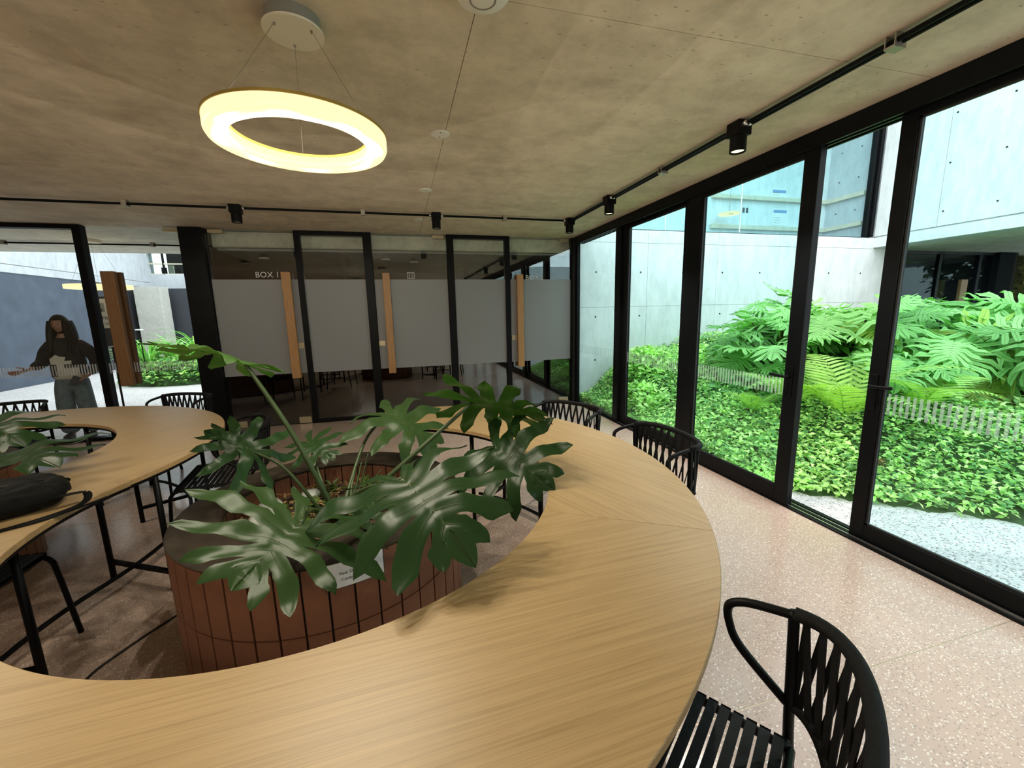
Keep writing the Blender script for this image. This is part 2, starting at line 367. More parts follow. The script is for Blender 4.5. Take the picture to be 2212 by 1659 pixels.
pull(d,-1.53,-1.415,.694,2.168); patchfit(d,-2.36,-2.19,2.67,2.715); patchfit(d,-2.365,-2.2,.012,.10); patchfit(d,-1.52,-1.355,.012,.10)
box('lock_plate',M['patch'],d,-1.445,GY-.02,1.11,-1.345,GY+.02,1.195,.002); text('BOX 1',.106,.001,(-1.868,GY-.008,2.103),(PI/2,0,0),M['letter'],d)
d=gdoor('door_3','frosted glass restroom door with a timber pull in the middle of the back wall',-.325,.755)
pull(d,-.203,-.10,.69,2.16); patchfit(d,.55,.715,2.67,2.715); patchfit(d,.55,.72,.012,.09); patchfit(d,-.315,-.22,.012,.09)
box('lock_plate',M['patch'],d,-.32,GY-.02,1.10,-.228,GY+.02,1.18,.002)
ic=MB(); y=GY-.009
def ringrect(m,x0,x1,z0,z1,t):
    for a in ((x0,z0,x1,z0+t),(x0,z1-t,x1,z1),(x0,z0,x0+t,z1),(x1-t,z0,x1,z1)): m.box(a[0],y,a[1],a[2],y+.001,a[3])
ringrect(ic,.15,.258,2.088,2.178,.006)
for cxx in (.183,.225):
    ic.disc((cxx,y,2.158),.001,.001); 
    m_=MB(); 
    for k in range(14):
        a=2*PI*k/14; b=2*PI*(k+1)/14
        for (rr,cz) in ((.008,2.160),):
            ic.add([(cxx+rr*cos(a),y,cz+rr*sin(a)),(cxx+rr*cos(b),y,cz+rr*sin(b)),(cxx+.6*rr*cos(b),y,cz+.6*rr*sin(b)),(cxx+.6*rr*cos(a),y,cz+.6*rr*sin(a))],[(0,1,2,3)])
    ic.bar((cxx-.011,y,2.13),(cxx,y,2.148),.003,.001,(0,1,0)); ic.bar((cxx+.011,y,2.13),(cxx,y,2.148),.003,.001,(0,1,0))
    ic.bar((cxx-.011,y,2.13),(cxx,y,2.10),.003,.001,(0,1,0)); ic.bar((cxx+.011,y,2.13),(cxx,y,2.10),.003,.001,(0,1,0))
ic.build('restroom_sign',M['letter'],d,world=True)
d=gdoor('door_4','frosted glass door lettered BOX 2 with a timber pull by the corner',1.735,2.785)
pull(d,1.83,1.935,.675,2.145); patchfit(d,2.575,2.74,2.67,2.715); patchfit(d,2.57,2.735,.012,.09)
box('lock_plate',M['patch'],d,1.752,GY-.02,1.105,1.84,GY+.02,1.19,.002); text('BOX 2',.106,.001,(1.997,GY-.010,2.07),(PI/2,0,0),M['letter'],d)
t=tag(MB().box(-2.665,GY-.09,0,-2.40,GY+.16,2.728).build('trim_1',M['steel'],bevel=.003),'thick black post between the court door and BOX 1',None,None,'structure')
t=struct('trim_2','black corner post of the glass walls')
box('post',M['alu'],t,2.785,GY-.05,0,2.90,GY+.07,2.728,.003); box('post_flange',M['alu'],t,2.835,GY-.16,0,2.885,GY-.05,2.728,.002); box('gasket',M['rubber'],t,2.80,GY-.075,0,2.835,GY-.05,2.728)

# rooms behind the back wall (dark meeting boxes)
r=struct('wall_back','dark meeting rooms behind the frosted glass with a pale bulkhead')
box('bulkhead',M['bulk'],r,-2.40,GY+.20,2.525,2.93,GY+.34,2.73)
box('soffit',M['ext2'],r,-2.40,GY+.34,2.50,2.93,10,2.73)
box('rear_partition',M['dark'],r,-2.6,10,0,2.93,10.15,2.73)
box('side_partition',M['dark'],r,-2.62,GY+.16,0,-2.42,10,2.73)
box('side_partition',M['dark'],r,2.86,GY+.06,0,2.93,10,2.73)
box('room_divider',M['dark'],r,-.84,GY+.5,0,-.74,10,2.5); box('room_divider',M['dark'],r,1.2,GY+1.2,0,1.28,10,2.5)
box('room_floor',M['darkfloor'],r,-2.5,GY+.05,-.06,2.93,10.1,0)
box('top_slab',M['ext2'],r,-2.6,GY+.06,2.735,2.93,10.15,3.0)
for (x,y_) in ((-1.9,GY+.62),(-.15,GY+.6),(.3,GY+.9)):
    m=MB().disc((x,y_,2.44),.05,.06).build('ceiling_lamp',M['steel'],r,world=True,auto=.6)
    MB().disc((x,y_,2.425),.07,.014).build('lamp_disc',M['white'],m,world=True)

# sliding glass wall on the garden side
def strips_x(parent,y0,y1,x=XR+.028,z0=.872,z1=1.005,per=.0325,wd=.0165):
    m=MB(); q=y0
    while q+wd<y1: m.add([(x,q,z0),(x,q+wd,z0),(x,q+wd,z1),(x,q,z1)],[(0,1,2,3)]); q+=per
    o=m.build('stripe_film',M['decal'],parent,world=True); o['kind']='stuff'
def leaf(name,label,y0,y1,sl,sr,x=XR+.045,bot=.12,kind='glassR'):
    f=struct(name,label); a,b=x-.028,x+.028
    box('stile',M['alu'],f,a,y0,.012,b,y0+sl,2.62,.003); box('stile',M['alu'],f,a,y1-sr,.012,b,y1,2.62,.003)
    box('top_rail',M['alu'],f,a,y0+sl,2.585,b,y1-sr,2.62,.003); box('bottom_rail',M['alu'],f,a,y0+sl,.012,b,y1-sr,bot,.003)
    box('pane',M[kind],f,x-.004,y0+sl,bot,x+.004,y1-sr,2.585)
    for z0,z1,yy0,yy1 in ((bot,bot+.012,y0+sl,y1-sr),(2.573,2.585,y0+sl,y1-sr),(bot,2.585,y0+sl,y0+sl+.012),(bot,2.585,y1-sr-.012,y1-sr)):
        box('glazing_bead',M['rubber'],f,x-.016,yy0,z0,x-.004,yy1,z1)
    strips_x(f,y0+sl+.012,y1-sr-.012,x-.007); return f
def lever(f,y,z,dirn,x):
    box('handle_plate',M['alu'],f,x-.036,y-.022,z-.16,x-.028,y+.022,z+.075,.004)
    MB().tube(smoothpath([(x-.03,y,z),(x-.065,y,z),(x-.078,y+.02*dirn,z),(x-.078,y+.13*dirn,z+.006)],4),[.011]*13,10).build('lever_handle',M['steel'],f,world=True,smooth=True)
f=struct('window_4','narrow fixed garden pane beside the corner post')
box('pane',M['glassR'],f,XR+.02,5.12,.03,XR+.028,GY-.16,2.62); box('sill',M['alu'],f,XR,5.12,0,XR+.06,GY-.16,.03); strips_x(f,5.14,6.3)
box('stile',M['alu'],f,XR-.01,4.985,0,XR+.08,5.12,2.62,.003)
leaf('door_5','sliding garden door leaf nearest the corner',3.69,4.98,.085,.12,XR+.05)
f=leaf('door_6','sliding garden door leaf with lever left of the open gap',2.335,3.665,.115,.20,XR+.0,.135); lever(f,2.40,1.03,1,XR)
f=leaf('door_7','wide sliding garden door leaf with lever right of the open gap',-.10,1.90,.30,.085,XR+.05,.115); lever(f,1.862,1.045,-1,XR+.05)
leaf('door_8','sliding garden door leaf beside the viewer',-1.60,-.12,.1,.1,XR+.0)
leaf('door_9','sliding garden door leaf behind the viewer',-3.6,-1.62,.1,.1,XR+.05)
leaf('door_10','last sliding garden door leaf at the rear',-6.95,-3.62,.1,.1,XR+.0)
t=struct('trim_3','black head rail with two steel guide lines along the garden doors')
box('head_rail',M['alu'],t,XR-.04,-7,2.635,XR+.14,GY-.05,2.73,.003)
for xx in (XR-.03,XR+.02,XR+.075): box('guide_rail',M['alu'],t,xx-.008,-7,2.615,xx+.008,GY-.16,2.636)
for xx in (XR-.005,XR+.045): box('guide_rail',M['trackmetal'],t,xx-.003,-7,2.622,xx+.003,GY-.16,2.636)
t=struct('trim_4','black threshold with two bright running tracks under the garden doors')
box('threshold',M['alu'],t,XR-.035,-7,0,XR+.13,GY-.16,.010)
for xx in (XR+.0,XR+.05): box('running_track',M['trackmetal'],t,xx-.004,-7,.010,xx+.004,4.98,.018)
for xx in (XR+.025,XR+.085): box('track_rib',M['alu'],t,xx-.006,-7,.010,xx+.006,4.98,.016)

# ------------------------------------------------------------------ the court outside on the right
pv=struct('floor_court','speckled pebble paving outside')
MB().box(XR+.06,-9,-.09,24,16,-.02).build('paving_slab',M['pave'],pv)
MB().box(-16,YB+.05,-.09,XR+.06,24,-.012).build('paving_slab',M['pave'],pv)
bl=thing('concrete_building','fair-faced concrete wing with an upper glazed corner across the garden','building',(5,6.6,0))
def ext(name,a,mat='ext',bevel=.006,parent=None): return box(name,M[mat],parent or bl,*a,bevel)
px=[2.93,4.262,5.72,7.12,8.35,9.55]; pz=[-.1,1.612,2.69,2.905]
tie=MB().disc((0,0,0),.0145,.005,10); ring_=MB().lathe([(.020,0),(.027,0),(.027,.003),(.020,.003)],(0,0,0),12)
tm=None
def ties(parent,pts,axis):
    global tm
    for p in pts:
        if tm is None:
            o=tie.build('tie_hole',M['grout'],parent,auto=.5); tm=o.data
        else: o=link('tie_hole',tm,parent)
        o.location=wmat(parent).inverted()@Vector(p); o.rotation_euler=(PI/2,0,0) if axis=='y' else (0,-PI/2,0)
for i in range(5):
    for j in range(3): ext('wall_panel',(px[i]+.002,6.53,pz[j]+.002,px[i+1]-.002,6.62,pz[j+1]-.002),bevel=.003)
ext('wall_core',(2.93,6.55,-.1,9.95,6.70,2.895),'ext')
ties(bl,[(3.27+.857*i,6.529,z) for i in range(8) for z in (2.2,1.45,.70)],'y')
# upper floor behind glass
ext('upper_sill',(2.93,6.60,2.905,9.50,6.70,2.93),'steel')
ext('upper_pane',(2.93,6.645,2.93,9.40,6.655,6.2),'glassR',0)
ext('corner_frame',(9.40,6.60,2.93,9.455,6.70,6.2),'steel'); ext('corner_frame',(9.475,6.56,2.93,9.545,6.70,6.2),'steel')
for x in (4.665,6.27,7.85): ext('glass_joint',(x-.006,6.64,2.93,x+.006,6.66,6.2),'white',0)
ext('upper_floor',(2.93,6.70,2.75,9.55,7.9,2.93),'ext2'); ext('upper_back_wall',(2.93,7.60,2.93,9.6,7.75,6.2),'ext'); ext('upper_side_wall',(9.50,6.70,2.93,9.6,7.75,6.2),'ext3')
ext('upper_roof',(2.93,6.5,6.2,14.5,9,6.5),'ext')
for z in (3.20,3.80): ext('ledge',(6.4,7.52,z,9.42,7.60,z+.085),'ledge'); ext('ledge',(9.42,6.75,z,9.50,7.60,z+.085),'ledge')
ext('switch_plate',(7.21,7.585,3.55,7.26,7.60,3.65),'char'); ext('switch_plate',(7.30,7.585,3.55,7.35,7.60,3.65),'char')
ties(bl,[(9.499,y_,z) for y_ in (6.95,7.35) for z in (3.55,4.2,4.8)],'x')
for z,x0,x1,zz in ((3.84,7.93,8.36,4.08),(3.32,8.0,8.42,3.67)):
    n_=thing('wall_notice','white notice with a blue header %s the beige ledge upstairs'%('above' if z>3.8 else 'below'),'notice',((x0+x1)/2,7.59,z))
    box('sheet',M['paper'],n_,x0,7.592,z,x1,7.598,zz); box('header_band',M['blueink'],n_,x0+.03,7.590,zz-.09,x1-.03,7.592,zz-.03)
    for k in range(3): box('text_line',M['greyink'],n_,x0+.05,7.590,z+.05+k*.05,x0+.22,7.592,z+.058+k*.05)
lp=bl
MB().lathe([(.10,0),(.20,0),(.20,.03),(.10,.03),(.10,0)],(6.61,7.30,3.42),40).build('reflected_ring_lamp',M['ring'],lp,world=True,smooth=True)  # solid glowing ring standing in for a ring lamp's reflection in the glass
MB().tube([(6.61,7.30,3.44),(6.64,7.30,6.2)],.006,6).build('reflected_lamp_cord',M['wire'],lp,world=True); MB().bar((6.5,7.3,3.435),(6.72,7.3,3.435),.012,.008).build('reflected_lamp_spoke',M['wire'],lp,world=True)  # cord and spoke made up to carry the reflection stand-in
# cantilevered wing
for a in ((-6,5.518),(5.522,6.545)): ext('wing_wall',(9.55,a[0],2.93,10.0,a[1],7.5))
ext('wing_wall',(9.585,-6,2.9,10.0,6.55,2.935)); ext('wing_fascia',(9.55,-6,2.71,10.0,6.55,2.905))
ext('wing_soffit',(10.0,-6,2.71,16,8.5,2.92),'porch'); ext('wing_mass',(10.0,-6,2.92,16,8.5,7.5))
ties(bl,[(9.549,y_,z) for y_ in (5.45,4.745,4.02,3.3) for z in (3.18,3.99,4.8,5.6)],'x')
ext('jamb_wall',(9.55,6.54,-.1,9.93,6.75,2.71),'ext')
g=bl
ext('recess_frame',(9.93,6.70,0,10.02,6.80,2.70),'steel'); ext('recess_frame',(10.02,6.70,2.64,13.75,6.80,2.70),'steel'); ext('recess_frame',(11.88,6.71,0,11.97,6.79,2.64),'steel')
ext('recess_pane',(10.02,6.745,0,13.75,6.755,2.64),'glassD',0); ext('glass_joint',(10.83,6.73,0,10.845,6.744,2.64),'letter',0)
ext('recess_post',(13.75,6.62,0,14.4,6.9,2.70),'dark'); ext('recess_post',(13.2,6.70,0,13.30,6.80,2.64),'steel'); ext('timber_pull',(12.52,6.60,.65,12.74,6.66,2.08),'handle'); ext('timber_pull',(12.30,6.84,.65,12.42,6.9,2.08),'handle')
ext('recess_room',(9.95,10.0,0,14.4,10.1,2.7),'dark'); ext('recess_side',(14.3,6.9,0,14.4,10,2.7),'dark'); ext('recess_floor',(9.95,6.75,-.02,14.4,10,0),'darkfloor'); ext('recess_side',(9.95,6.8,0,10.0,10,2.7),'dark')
# opposite end of the court (out of view, seen only in reflections)
MB().box(3,-9.3,-.1,24,-9,4).build('court_end_wall',M['ext'],bl,world=True)

# ------------------------------------------------------------------ the court outside on the left
nb=thing('neighbouring_building','pale concrete block on a blue-grey wall across the gravel court','building',(-9.1,14,0))
def nbx(name,a,mat,bevel=0): return box(name,M[mat],nb,*a,bevel)
nbx('rendered_wall',(-9.4,5,-.1,-9.08,16.0,2.77),'blue'); nbx('concrete_beam',(-9.6,5,2.77,-9.06,19.1,2.96),'ext3',.01); nbx('upper_wall',(-9.6,5,2.985,-9.08,19.1,6.5),'ext3')
nbx('beam_joint',(-9.6,5,2.95,-9.10,19.1,2.99),'ext2')
nbx('end_wall',(-9.08,19.0,2.73,4,19.4,3.28),'ext3'); nbx('end_wall',(-9.08,19.0,3.28,-9.05,19.4,6.5),'ext3'); nbx('end_wall',(-7.55,19.0,3.28,4,19.4,6.5),'ext3'); nbx('end_wall',(-9.05,19.0,4.10,-7.55,19.4,6.5),'ext3')
nbx('window_room',(-9.2,20.8,3.0,-7.4,20.9,4.4),'dark'); nbx('window_pane',(-9.05,19.18,3.28,-7.55,19.2,4.1),'glassD')
nbx('window_frame',(-9.05,19.1,3.28,-7.55,19.2,3.32),'ledge'); nbx('window_frame',(-9.05,19.1,3.66,-7.55,19.2,3.70),'ledge'); nbx('window_frame',(-8.62,19.1,3.28,-8.58,19.2,4.1),'steel'); nbx('window_frame',(-7.95,19.1,3.28,-7.91,19.2,4.1),'steel')
for k in range(5): nbx('chair_stack',(-8.9+.25*k,19.6,3.3,-8.75+.25*k,19.7,3.6+.08*(k%2)),'ledge' if k%2 else 'steel')
nbx('column',(-8.93,17.6,-.1,-8.15,18.2,2.73),'column',.01)
nbx('charcoal_wall',(-14,18.6,-.1,4,18.8,2.73),'char'); nbx('recess_wall',(-11,16,-.1,-9.1,18.6,2.73),'char')
ml=thing('menu_board','white menu sheet on a dark free-standing board outside the court door','sign',(-4.48,8.0,0))
box('board',M['char'],ml,-4.70,8.0,1.16,-4.27,8.02,1.94,.003); box('sheet',M['paper'],ml,-4.68,7.992,1.45,-4.29,7.998,1.905)
for a in ((-4.705,7.985,1.15,-4.265,8.0,1.165),(-4.28,7.985,1.165,-4.265,8.0,1.45)): box('board_edge',M['letter'],ml,*a)
text('Menu',.105,.0005,(-4.655,7.990,1.585),(PI/2,0,0),M['ink'],ml); text('UE',.05,.0005,(-4.50,7.990,1.50),(PI/2,0,0),M['ink'],ml)
box('grey_emblem',M['greyink'],ml,-4.54,7.990,1.70,-4.47,7.992,1.84); MB().add([(-4.54,7.989,1.70),(-4.49,7.989,1.70),(-4.52,7.989,1.72),(-4.49,7.989,1.75),(-4.54,7.989,1.75),(-4.505,7.989,1.72)],[(0,1,2),(3,4,5)]).build('emblem_mark',M['ink'],ml,world=True)
MB().tube([(-4.48,8.03,0),(-4.48,8.03,1.5)],.015,8).build('stand_pole',M['steel'],ml,world=True); MB().lathe([(0,0),(.19,0),(.19,.012),(0,.02)],(-4.48,8.03,-.012),24).build('stand_base',M['steel'],ml,world=True)
pl_=thing('pendant_ring_lamp','glowing ring pendant hanging outside beyond the court door','lamp',(-4.26,7.6,2.03))
MB().lathe([(.29,0),(.375,0),(.375,.055),(.29,.055),(.29,0)],(-4.26,7.6,2.03),48).build('diffuser',M['ring'],pl_,world=True,smooth=True)
for k in range(3):
    a=2*PI*k/3; MB().tube([(-4.26+.33*cos(a),7.6+.33*sin(a),2.085),(-4.26+.06*cos(a),7.6+.06*sin(a),2.70)],.0015,5).build('suspension_wire',M['wire'],pl_,world=True)
MB().disc((-4.26,7.6,2.69),.11,.04,32).build('canopy',M['canopy'],pl_,world=True,auto=.5)

# ------------------------------------------------------------------ serpentine table
def arc(c,r,a): return (c[0]+r*cos(a),c[1]+r*sin(a))
RAD=math.radians
tb=thing('serpentine_table','long serpentine oak table on thin black legs winding around two planters','table',(C1[0],C1[1],0))
MIDR=(RI+RO_)/2; HALF=(RO_-RI)/2
def segment(spec,grain,e0,e1,name='tabletop'):
    # spec: list of (centre, side, a0, a1) in degrees; walks the centre line; half width shrinks at a rounded end
    path=[]
    for c,a0,a1,sg in spec:
        n=max(3,int(abs(a1-a0)/1.6))
        for k in range(n+1):
            a=RAD(a0+(a1-a0)*k/n); p=Vector((*arc(c,MIDR,a),0)); o=Vector((cos(a)*sg,sin(a)*sg,0))
            if path and (path[-1][0]-p).length<1e-4: continue
            path.append((p,o))
    L_=[0]
    for i in range(1,len(path)): L_.append(L_[-1]+(path[i][0]-path[i-1][0]).length)
    R=.16; A=[];B=[]
    for (p,o),l in zip(path,L_):
        q=1
        hw=HALF
        for end,dd in ((e0,l),(e1,L_[-1]-l)):
            if end and dd<R: hw=min(hw,HALF-R+math.sqrt(max(0,R*R-(R-dd)**2)))
        A.append(p+o*hw); B.append(p-o*hw)
    g=RAD(grain); ca,sa=cos(-g),sin(-g); org=path[len(path)//2][0]
    loc=lambda p:((p.x-org.x)*ca-(p.y-org.y)*sa,(p.x-org.x)*sa+(p.y-org.y)*ca)
    n=len(A); 
    def mesh(z0,z1,ins,both):
        vs=[]
        for p,q_ in zip(A,B):
            d=(p-q_).normalized()*ins
            for r_,z in ((p-d,z0),(p-d,z1),(q_+d,z0),(q_+d,z1)): vs.append((*loc(r_),z))
        top=[];side=[]
        for i in range(n-1):
            a=4*i;b=4*(i+1)
            top.append((a+1,b+1,b+3,a+3)); top.append((a,a+2,b+2,b)); side.append((a,b,b+1,a+1)); side.append((a+2,a+3,b+3,b+2))
        side.append((0,1,3,2)); e=4*(n-1); side.append((e,e+2,e+3,e+1)); return vs,top,side
    def mk(nm,mats,z0,z1,ins):
        vs,top,side=mesh(z0,z1,ins,1); me=bpy.data.meshes.new(nm); me.from_pydata(vs,[],top+side)
        for m in mats: me.materials.append(m)
        if len(mats)>1: me.polygons.foreach_set('material_index',[0]*len(top)+[1]*len(side))
        bm=bmesh.new(); bm.from_mesh(me); bmesh.ops.recalc_face_normals(bm,faces=bm.faces); bm.to_mesh(me); bm.free()
        o=link(nm,me,tb); o.location=(org.x-C1[0],org.y-C1[1],0); o.rotation_euler=(0,0,g); return o
    t=mk('tabletop',[M['oak'],M['edge']],.713,.74,0.0008); md=t.modifiers.new('bevel','BEVEL'); md.width=.002; md.segments=1; md.limit_method='ANGLE'; md.angle_limit=1.0
    mk('under_frame',[M['steel']],.694,.7125,.012)
T1=math.degrees(math.atan2(C2[1]-C1[1],C2[0]-C1[0]))
segment([(C1,71,-31.6,1)],112,True,False)
segment([(C1,-31.6,-131,1)],2,False,False)
segment([(C1,-131,T1-360,1),(C2,T1-180,45.8,-1)],58,False,False)
segment([(C2,45.8,146,-1)],186,False,False)
segment([(C2,146,225,-1)],280,False,True)
def table_legs(c,angs,r0=1.17,r1=1.60):
    for a in angs:
        a=RAD(a); p0=arc(c,r0,a); p1=arc(c,r1,a)
        for p in (p0,p1): MB().tube([(*p,0),(*p,.70)],.0155,10).build('leg',M['steel'],tb,world=True,smooth=True)
        MB().bar((*p0,.115),(*p1,.115),.022,.022).build('stretcher',M['steel'],tb,world=True)
table_legs(C1,(44,9,-27,-62,-98,-138,-176)); table_legs(C1,(151,),1.12,1.60); table_legs(C2,(31,67,103,139,175,210),1.12,1.55)
rail=[(*arc(C1,1.372,RAD(a)),.118) for a in np.linspace(48,T1-360+4,80)]+[(*arc(C2,1.421,RAD(a)),.118) for a in np.linspace(T1-180+4,210,70)]
MB().tube(rail,.0125,8).build('foot_rail',M['steel'],tb,world=True,smooth=True)

# ------------------------------------------------------------------ planters
def planter(c,label,ztop=.695,rp=.622,rin=.43,full=True):
    p=thing('round_planter',label,'planter',(c[0],c[1],0))
    n=45; rows=[(.433,ztop-.012),(.172,.427),(.0,.166)]
    for (z0,z1) in rows:
        me=None
        for k in range(n):
            a=2*PI*k/n
            if me is None:
                m=MB(); da=2*PI/n-.0078/rp; q=3
                vs=[];fs=[]
                for i in range(q+1):
                    t=-da/2+da*i/q
                    for r_,z in ((rp,z0),(rp,z1),(rp-.012,z1),(rp-.012,z0)): vs.append((r_*cos(t),r_*sin(t),z))
                for i in range(q):
                    for j in range(4): fs.append((4*i+j,4*i+4+j,4*i+4+(j+1)%4,4*i+(j+1)%4))
                fs+=[(0,1,2,3),(4*q+3,4*q+2,4*q+1,4*q)]
                o=m.add(vs,fs).build('tile',M['terracotta'],p); me=o.data
            else: o=link('tile',me,p)
            o.rotation_euler=(0,0,a+.03)
    MB().lathe([(rp-.010,0),(rp-.010,ztop-.012),(rin+.01,ztop-.012),(rin+.01,.4)],(0,0,0),64).build('core',M['grout'],p,smooth=False)
    MB().lathe([(rp-.004,ztop-.013),(rp+.002,ztop-.006),(rp-.004,ztop),(rin+.004,ztop),(rin-.002,ztop-.006),(rin,ztop-.016)],(0,0,0),72).build('rim_cap',M['rim'],p,auto=.9)
    me=None; n2=30
    for k in range(n2):
        if me is None:
            da=2*PI/n2-.006/rin; vs=[];fs=[];q=3
            for i in range(q+1):
                t=-da/2+da*i/q
                for r_,z in ((rin+.001,.50),(rin+.001,ztop-.018),(rin+.011,ztop-.018),(rin+.011,.50)): vs.append((r_*cos(t),r_*sin(t),z))
            for i in range(q):
                for j in range(4): fs.append((4*i+j,4*i+(j+1)%4,4*i+4+(j+1)%4,4*i+4+j))
            o=MB().add(vs,fs).build('inner_tile',M['terracotta'],p); me=o.data
        else: o=link('inner_tile',me,p)
        o.rotation_euler=(0,0,2*PI*k/n2)
    vs=[];fs=[]; rr=[0,.1,.2,.3,.38,rin+.002]; K=36
    for i,r_ in enumerate(rr):
        for k in range(K): a=2*PI*k/K; vs.append((r_*cos(a),r_*sin(a),.575+rng.normal()*.007*(i<5)+.02*cos(r_*4)))
    for i in range(len(rr)-1):
        for k in range(K): fs.append((i*K+k,(i+1)*K+k,(i+1)*K+(k+1)%K,i*K+(k+1)%K))
    MB().add(vs,fs).build('soil',M['soil'],p,smooth=True); return p
pa=planter(C1,'round terracotta-tiled planter with a brown stone rim inside the near table loop')
pb=planter(C2,'round terracotta-tiled planter at the left edge inside the far table loop')
# pebbles and litter in the near planter
def rock(r,seed,flat=.5):
    b=bmesh.new(); bmesh.ops.create_icosphere(b,subdivisions=2,radius=r); R_=random.Random(seed)
    o=[Vector((R_.uniform(-1,1),R_.uniform(-1,1),R_.uniform(-1,1))) for _ in range(5)]
    for v in b.verts:
        d=v.co.normalized(); v.co*=1+.12*sum(sin(3*d.dot(q)) for q in o)/2; v.co.z*=flat
    me=bpy.data.meshes.new('rock'); b.to_mesh(me); b.free(); me.shade_smooth(); return me
for i,(x,y,r_) in enumerate(((-.66,2.02,.085),(-.69,2.19,.06),(-.60,1.87,.05),(-.52,2.28,.05))):
    me=rock(r_,i); me.materials.append(M['stone']); o=link('river_stone',me); o.location=(x,y,.60+r_*.25)
    tag(o,('largest pale stone lying in the near planter behind the front leaf','pale stone at the left inner wall of the near planter','small pale stone in the front left of the near planter','small pale stone at the back of the near planter')[i],'stone','pale stones in the near planter')
m=MB()
for k in range(420):
    a=rng.uniform(0,2*PI); r_=.40*math.sqrt(rng.uniform(0,1)); x=C1[0]+r_*cos(a); y=C1[1]+r_*sin(a); z=.598+rng.uniform(0,.02)
    l=rng.uniform(.012,.045); w_=rng.uniform(.003,.009); t=rng.uniform(0,2*PI); d=Vector((cos(t),sin(t),rng.uniform(-.3,.5)))*l; s_=Vector((-sin(t),cos(t),0))*w_; p=Vector((x,y,z))
    m.add([p-d*.5-s_,p-d*.5+s_,p+Vector((0,0,.006))+s_,p+d*.5,p+Vector((0,0,.006))-s_],[(0,1,2,4),(2,3,4)])
tag(m.build('leaf_litter',M['litter'],smooth=True),'dry brown leaf scraps on the soil of the near planter','leaf litter',None,'stuff')
m=MB()
for k in range(46):
    a=rng.uniform(0,2*PI); r_=.36*math.sqrt(rng.uniform(.05,1)); cx_,cy_=C1[0]+r_*cos(a),C1[1]+r_*sin(a)
    for j in range(7):
        t=rng.uniform(0,2*PI); d=Vector((cos(t),sin(t),.7)); l=rng.uniform(.03,.065); p=Vector((cx_,cy_,.595)); q=p+d*l; s_=Vector((-sin(t),cos(t),0))*l*.2
        m.add([p,p+d*l*.5-s_,q-Vector((0,0,.01)),p+d*l*.5+s_],[(0,1,2,3)])
tag(m.build('small_plants',M['moss']),'small green plantlets covering the soil of the near planter','plant',None,'stuff')
# notice on the planter
nt=thing('paper_notice','white wifi notice taped to the front tiles of the near planter','notice',(C1[0],C1[1],.62))
a0,a1=RAD(-83.0),RAD(-64); rr=.6235
for nm,mm,z0,z1,b0,b1,r_ in (('border',M['ink'],.588,.690,a0,a1,rr),('sheet',M['paper'],.591,.687,a0+.006,a1-.006,rr+.0012)):
    vs=[];fs=[]
    for i in range(9):
        t=b0+(b1-b0)*i/8
        for z in (z0,z1): vs.append((C1[0]+r_*cos(t),C1[1]+r_*sin(t),z))
    for i in range(8): fs.append((2*i,2*i+2,2*i+3,2*i+1))
    MB().add(vs,fs).build(nm,mm,nt,world=True)
def cyltext(s_,size,z,am,parent):
    o=text(s_,size,0,(0,0,0),(0,0,0),M['ink'],None,'lettering','CENTER'); o.parent=parent; W_=wmat(parent).inverted()
    for v in o.data.vertices:
        t=am+v.co.x/(rr+.003); v.co=W_@Vector((C1[0]+(rr+.003)*cos(t),C1[1]+(rr+.003)*sin(t),z+v.co.y))
am=(a0+a1)/2
cyltext('Wifi',.017,.664,am,nt); cyltext('Red: Damus Par',.0165,.640,am-.005,nt); cyltext('Contraseña:',.0165,.616,am-.02,nt)
# outlet plate and black cord
ol=RAD(163); O_=thing('power_outlet','grey outlet plate on the left side of the near planter','outlet',(*arc(C1,.63,ol),.12))
O_.rotation_euler=(0,0,ol)
MB().box(-.006,-.045,-.06,.006,.045,.08).build('plate',M['outlet'],O_,bevel=.003); MB().box(.006,-.025,-.035,.012,.025,.055).build('socket',M['steel'],O_)
pk=Vector((*arc(C1,.645,ol),.135)); dv=Vector((cos(ol),sin(ol),0))
cb=thing('extension_lead','black power cord plugged into the near planter and trailing over the floor','cable',tuple(pk))
MB().tube([pk,pk+dv*.03,pk+dv*.055,pk+dv*.075],[.02,.022,.014,.008],10).build('plug',M['cable'],cb,world=True,smooth=True)
MB().tube(smoothpath([pk+dv*.07,pk+dv*.16+Vector((0,0,-.07)),pk+dv*.25+Vector((-.02,-.02,-.125)),(-1.38,2.12,.006),(-1.43,1.99,.006),(-1.40,1.80,.006),(-1.28,1.55,.006),(-1.25,1.2,.006)],8),.0055,8).build('cable',M['cable'],cb,world=True,smooth=True)

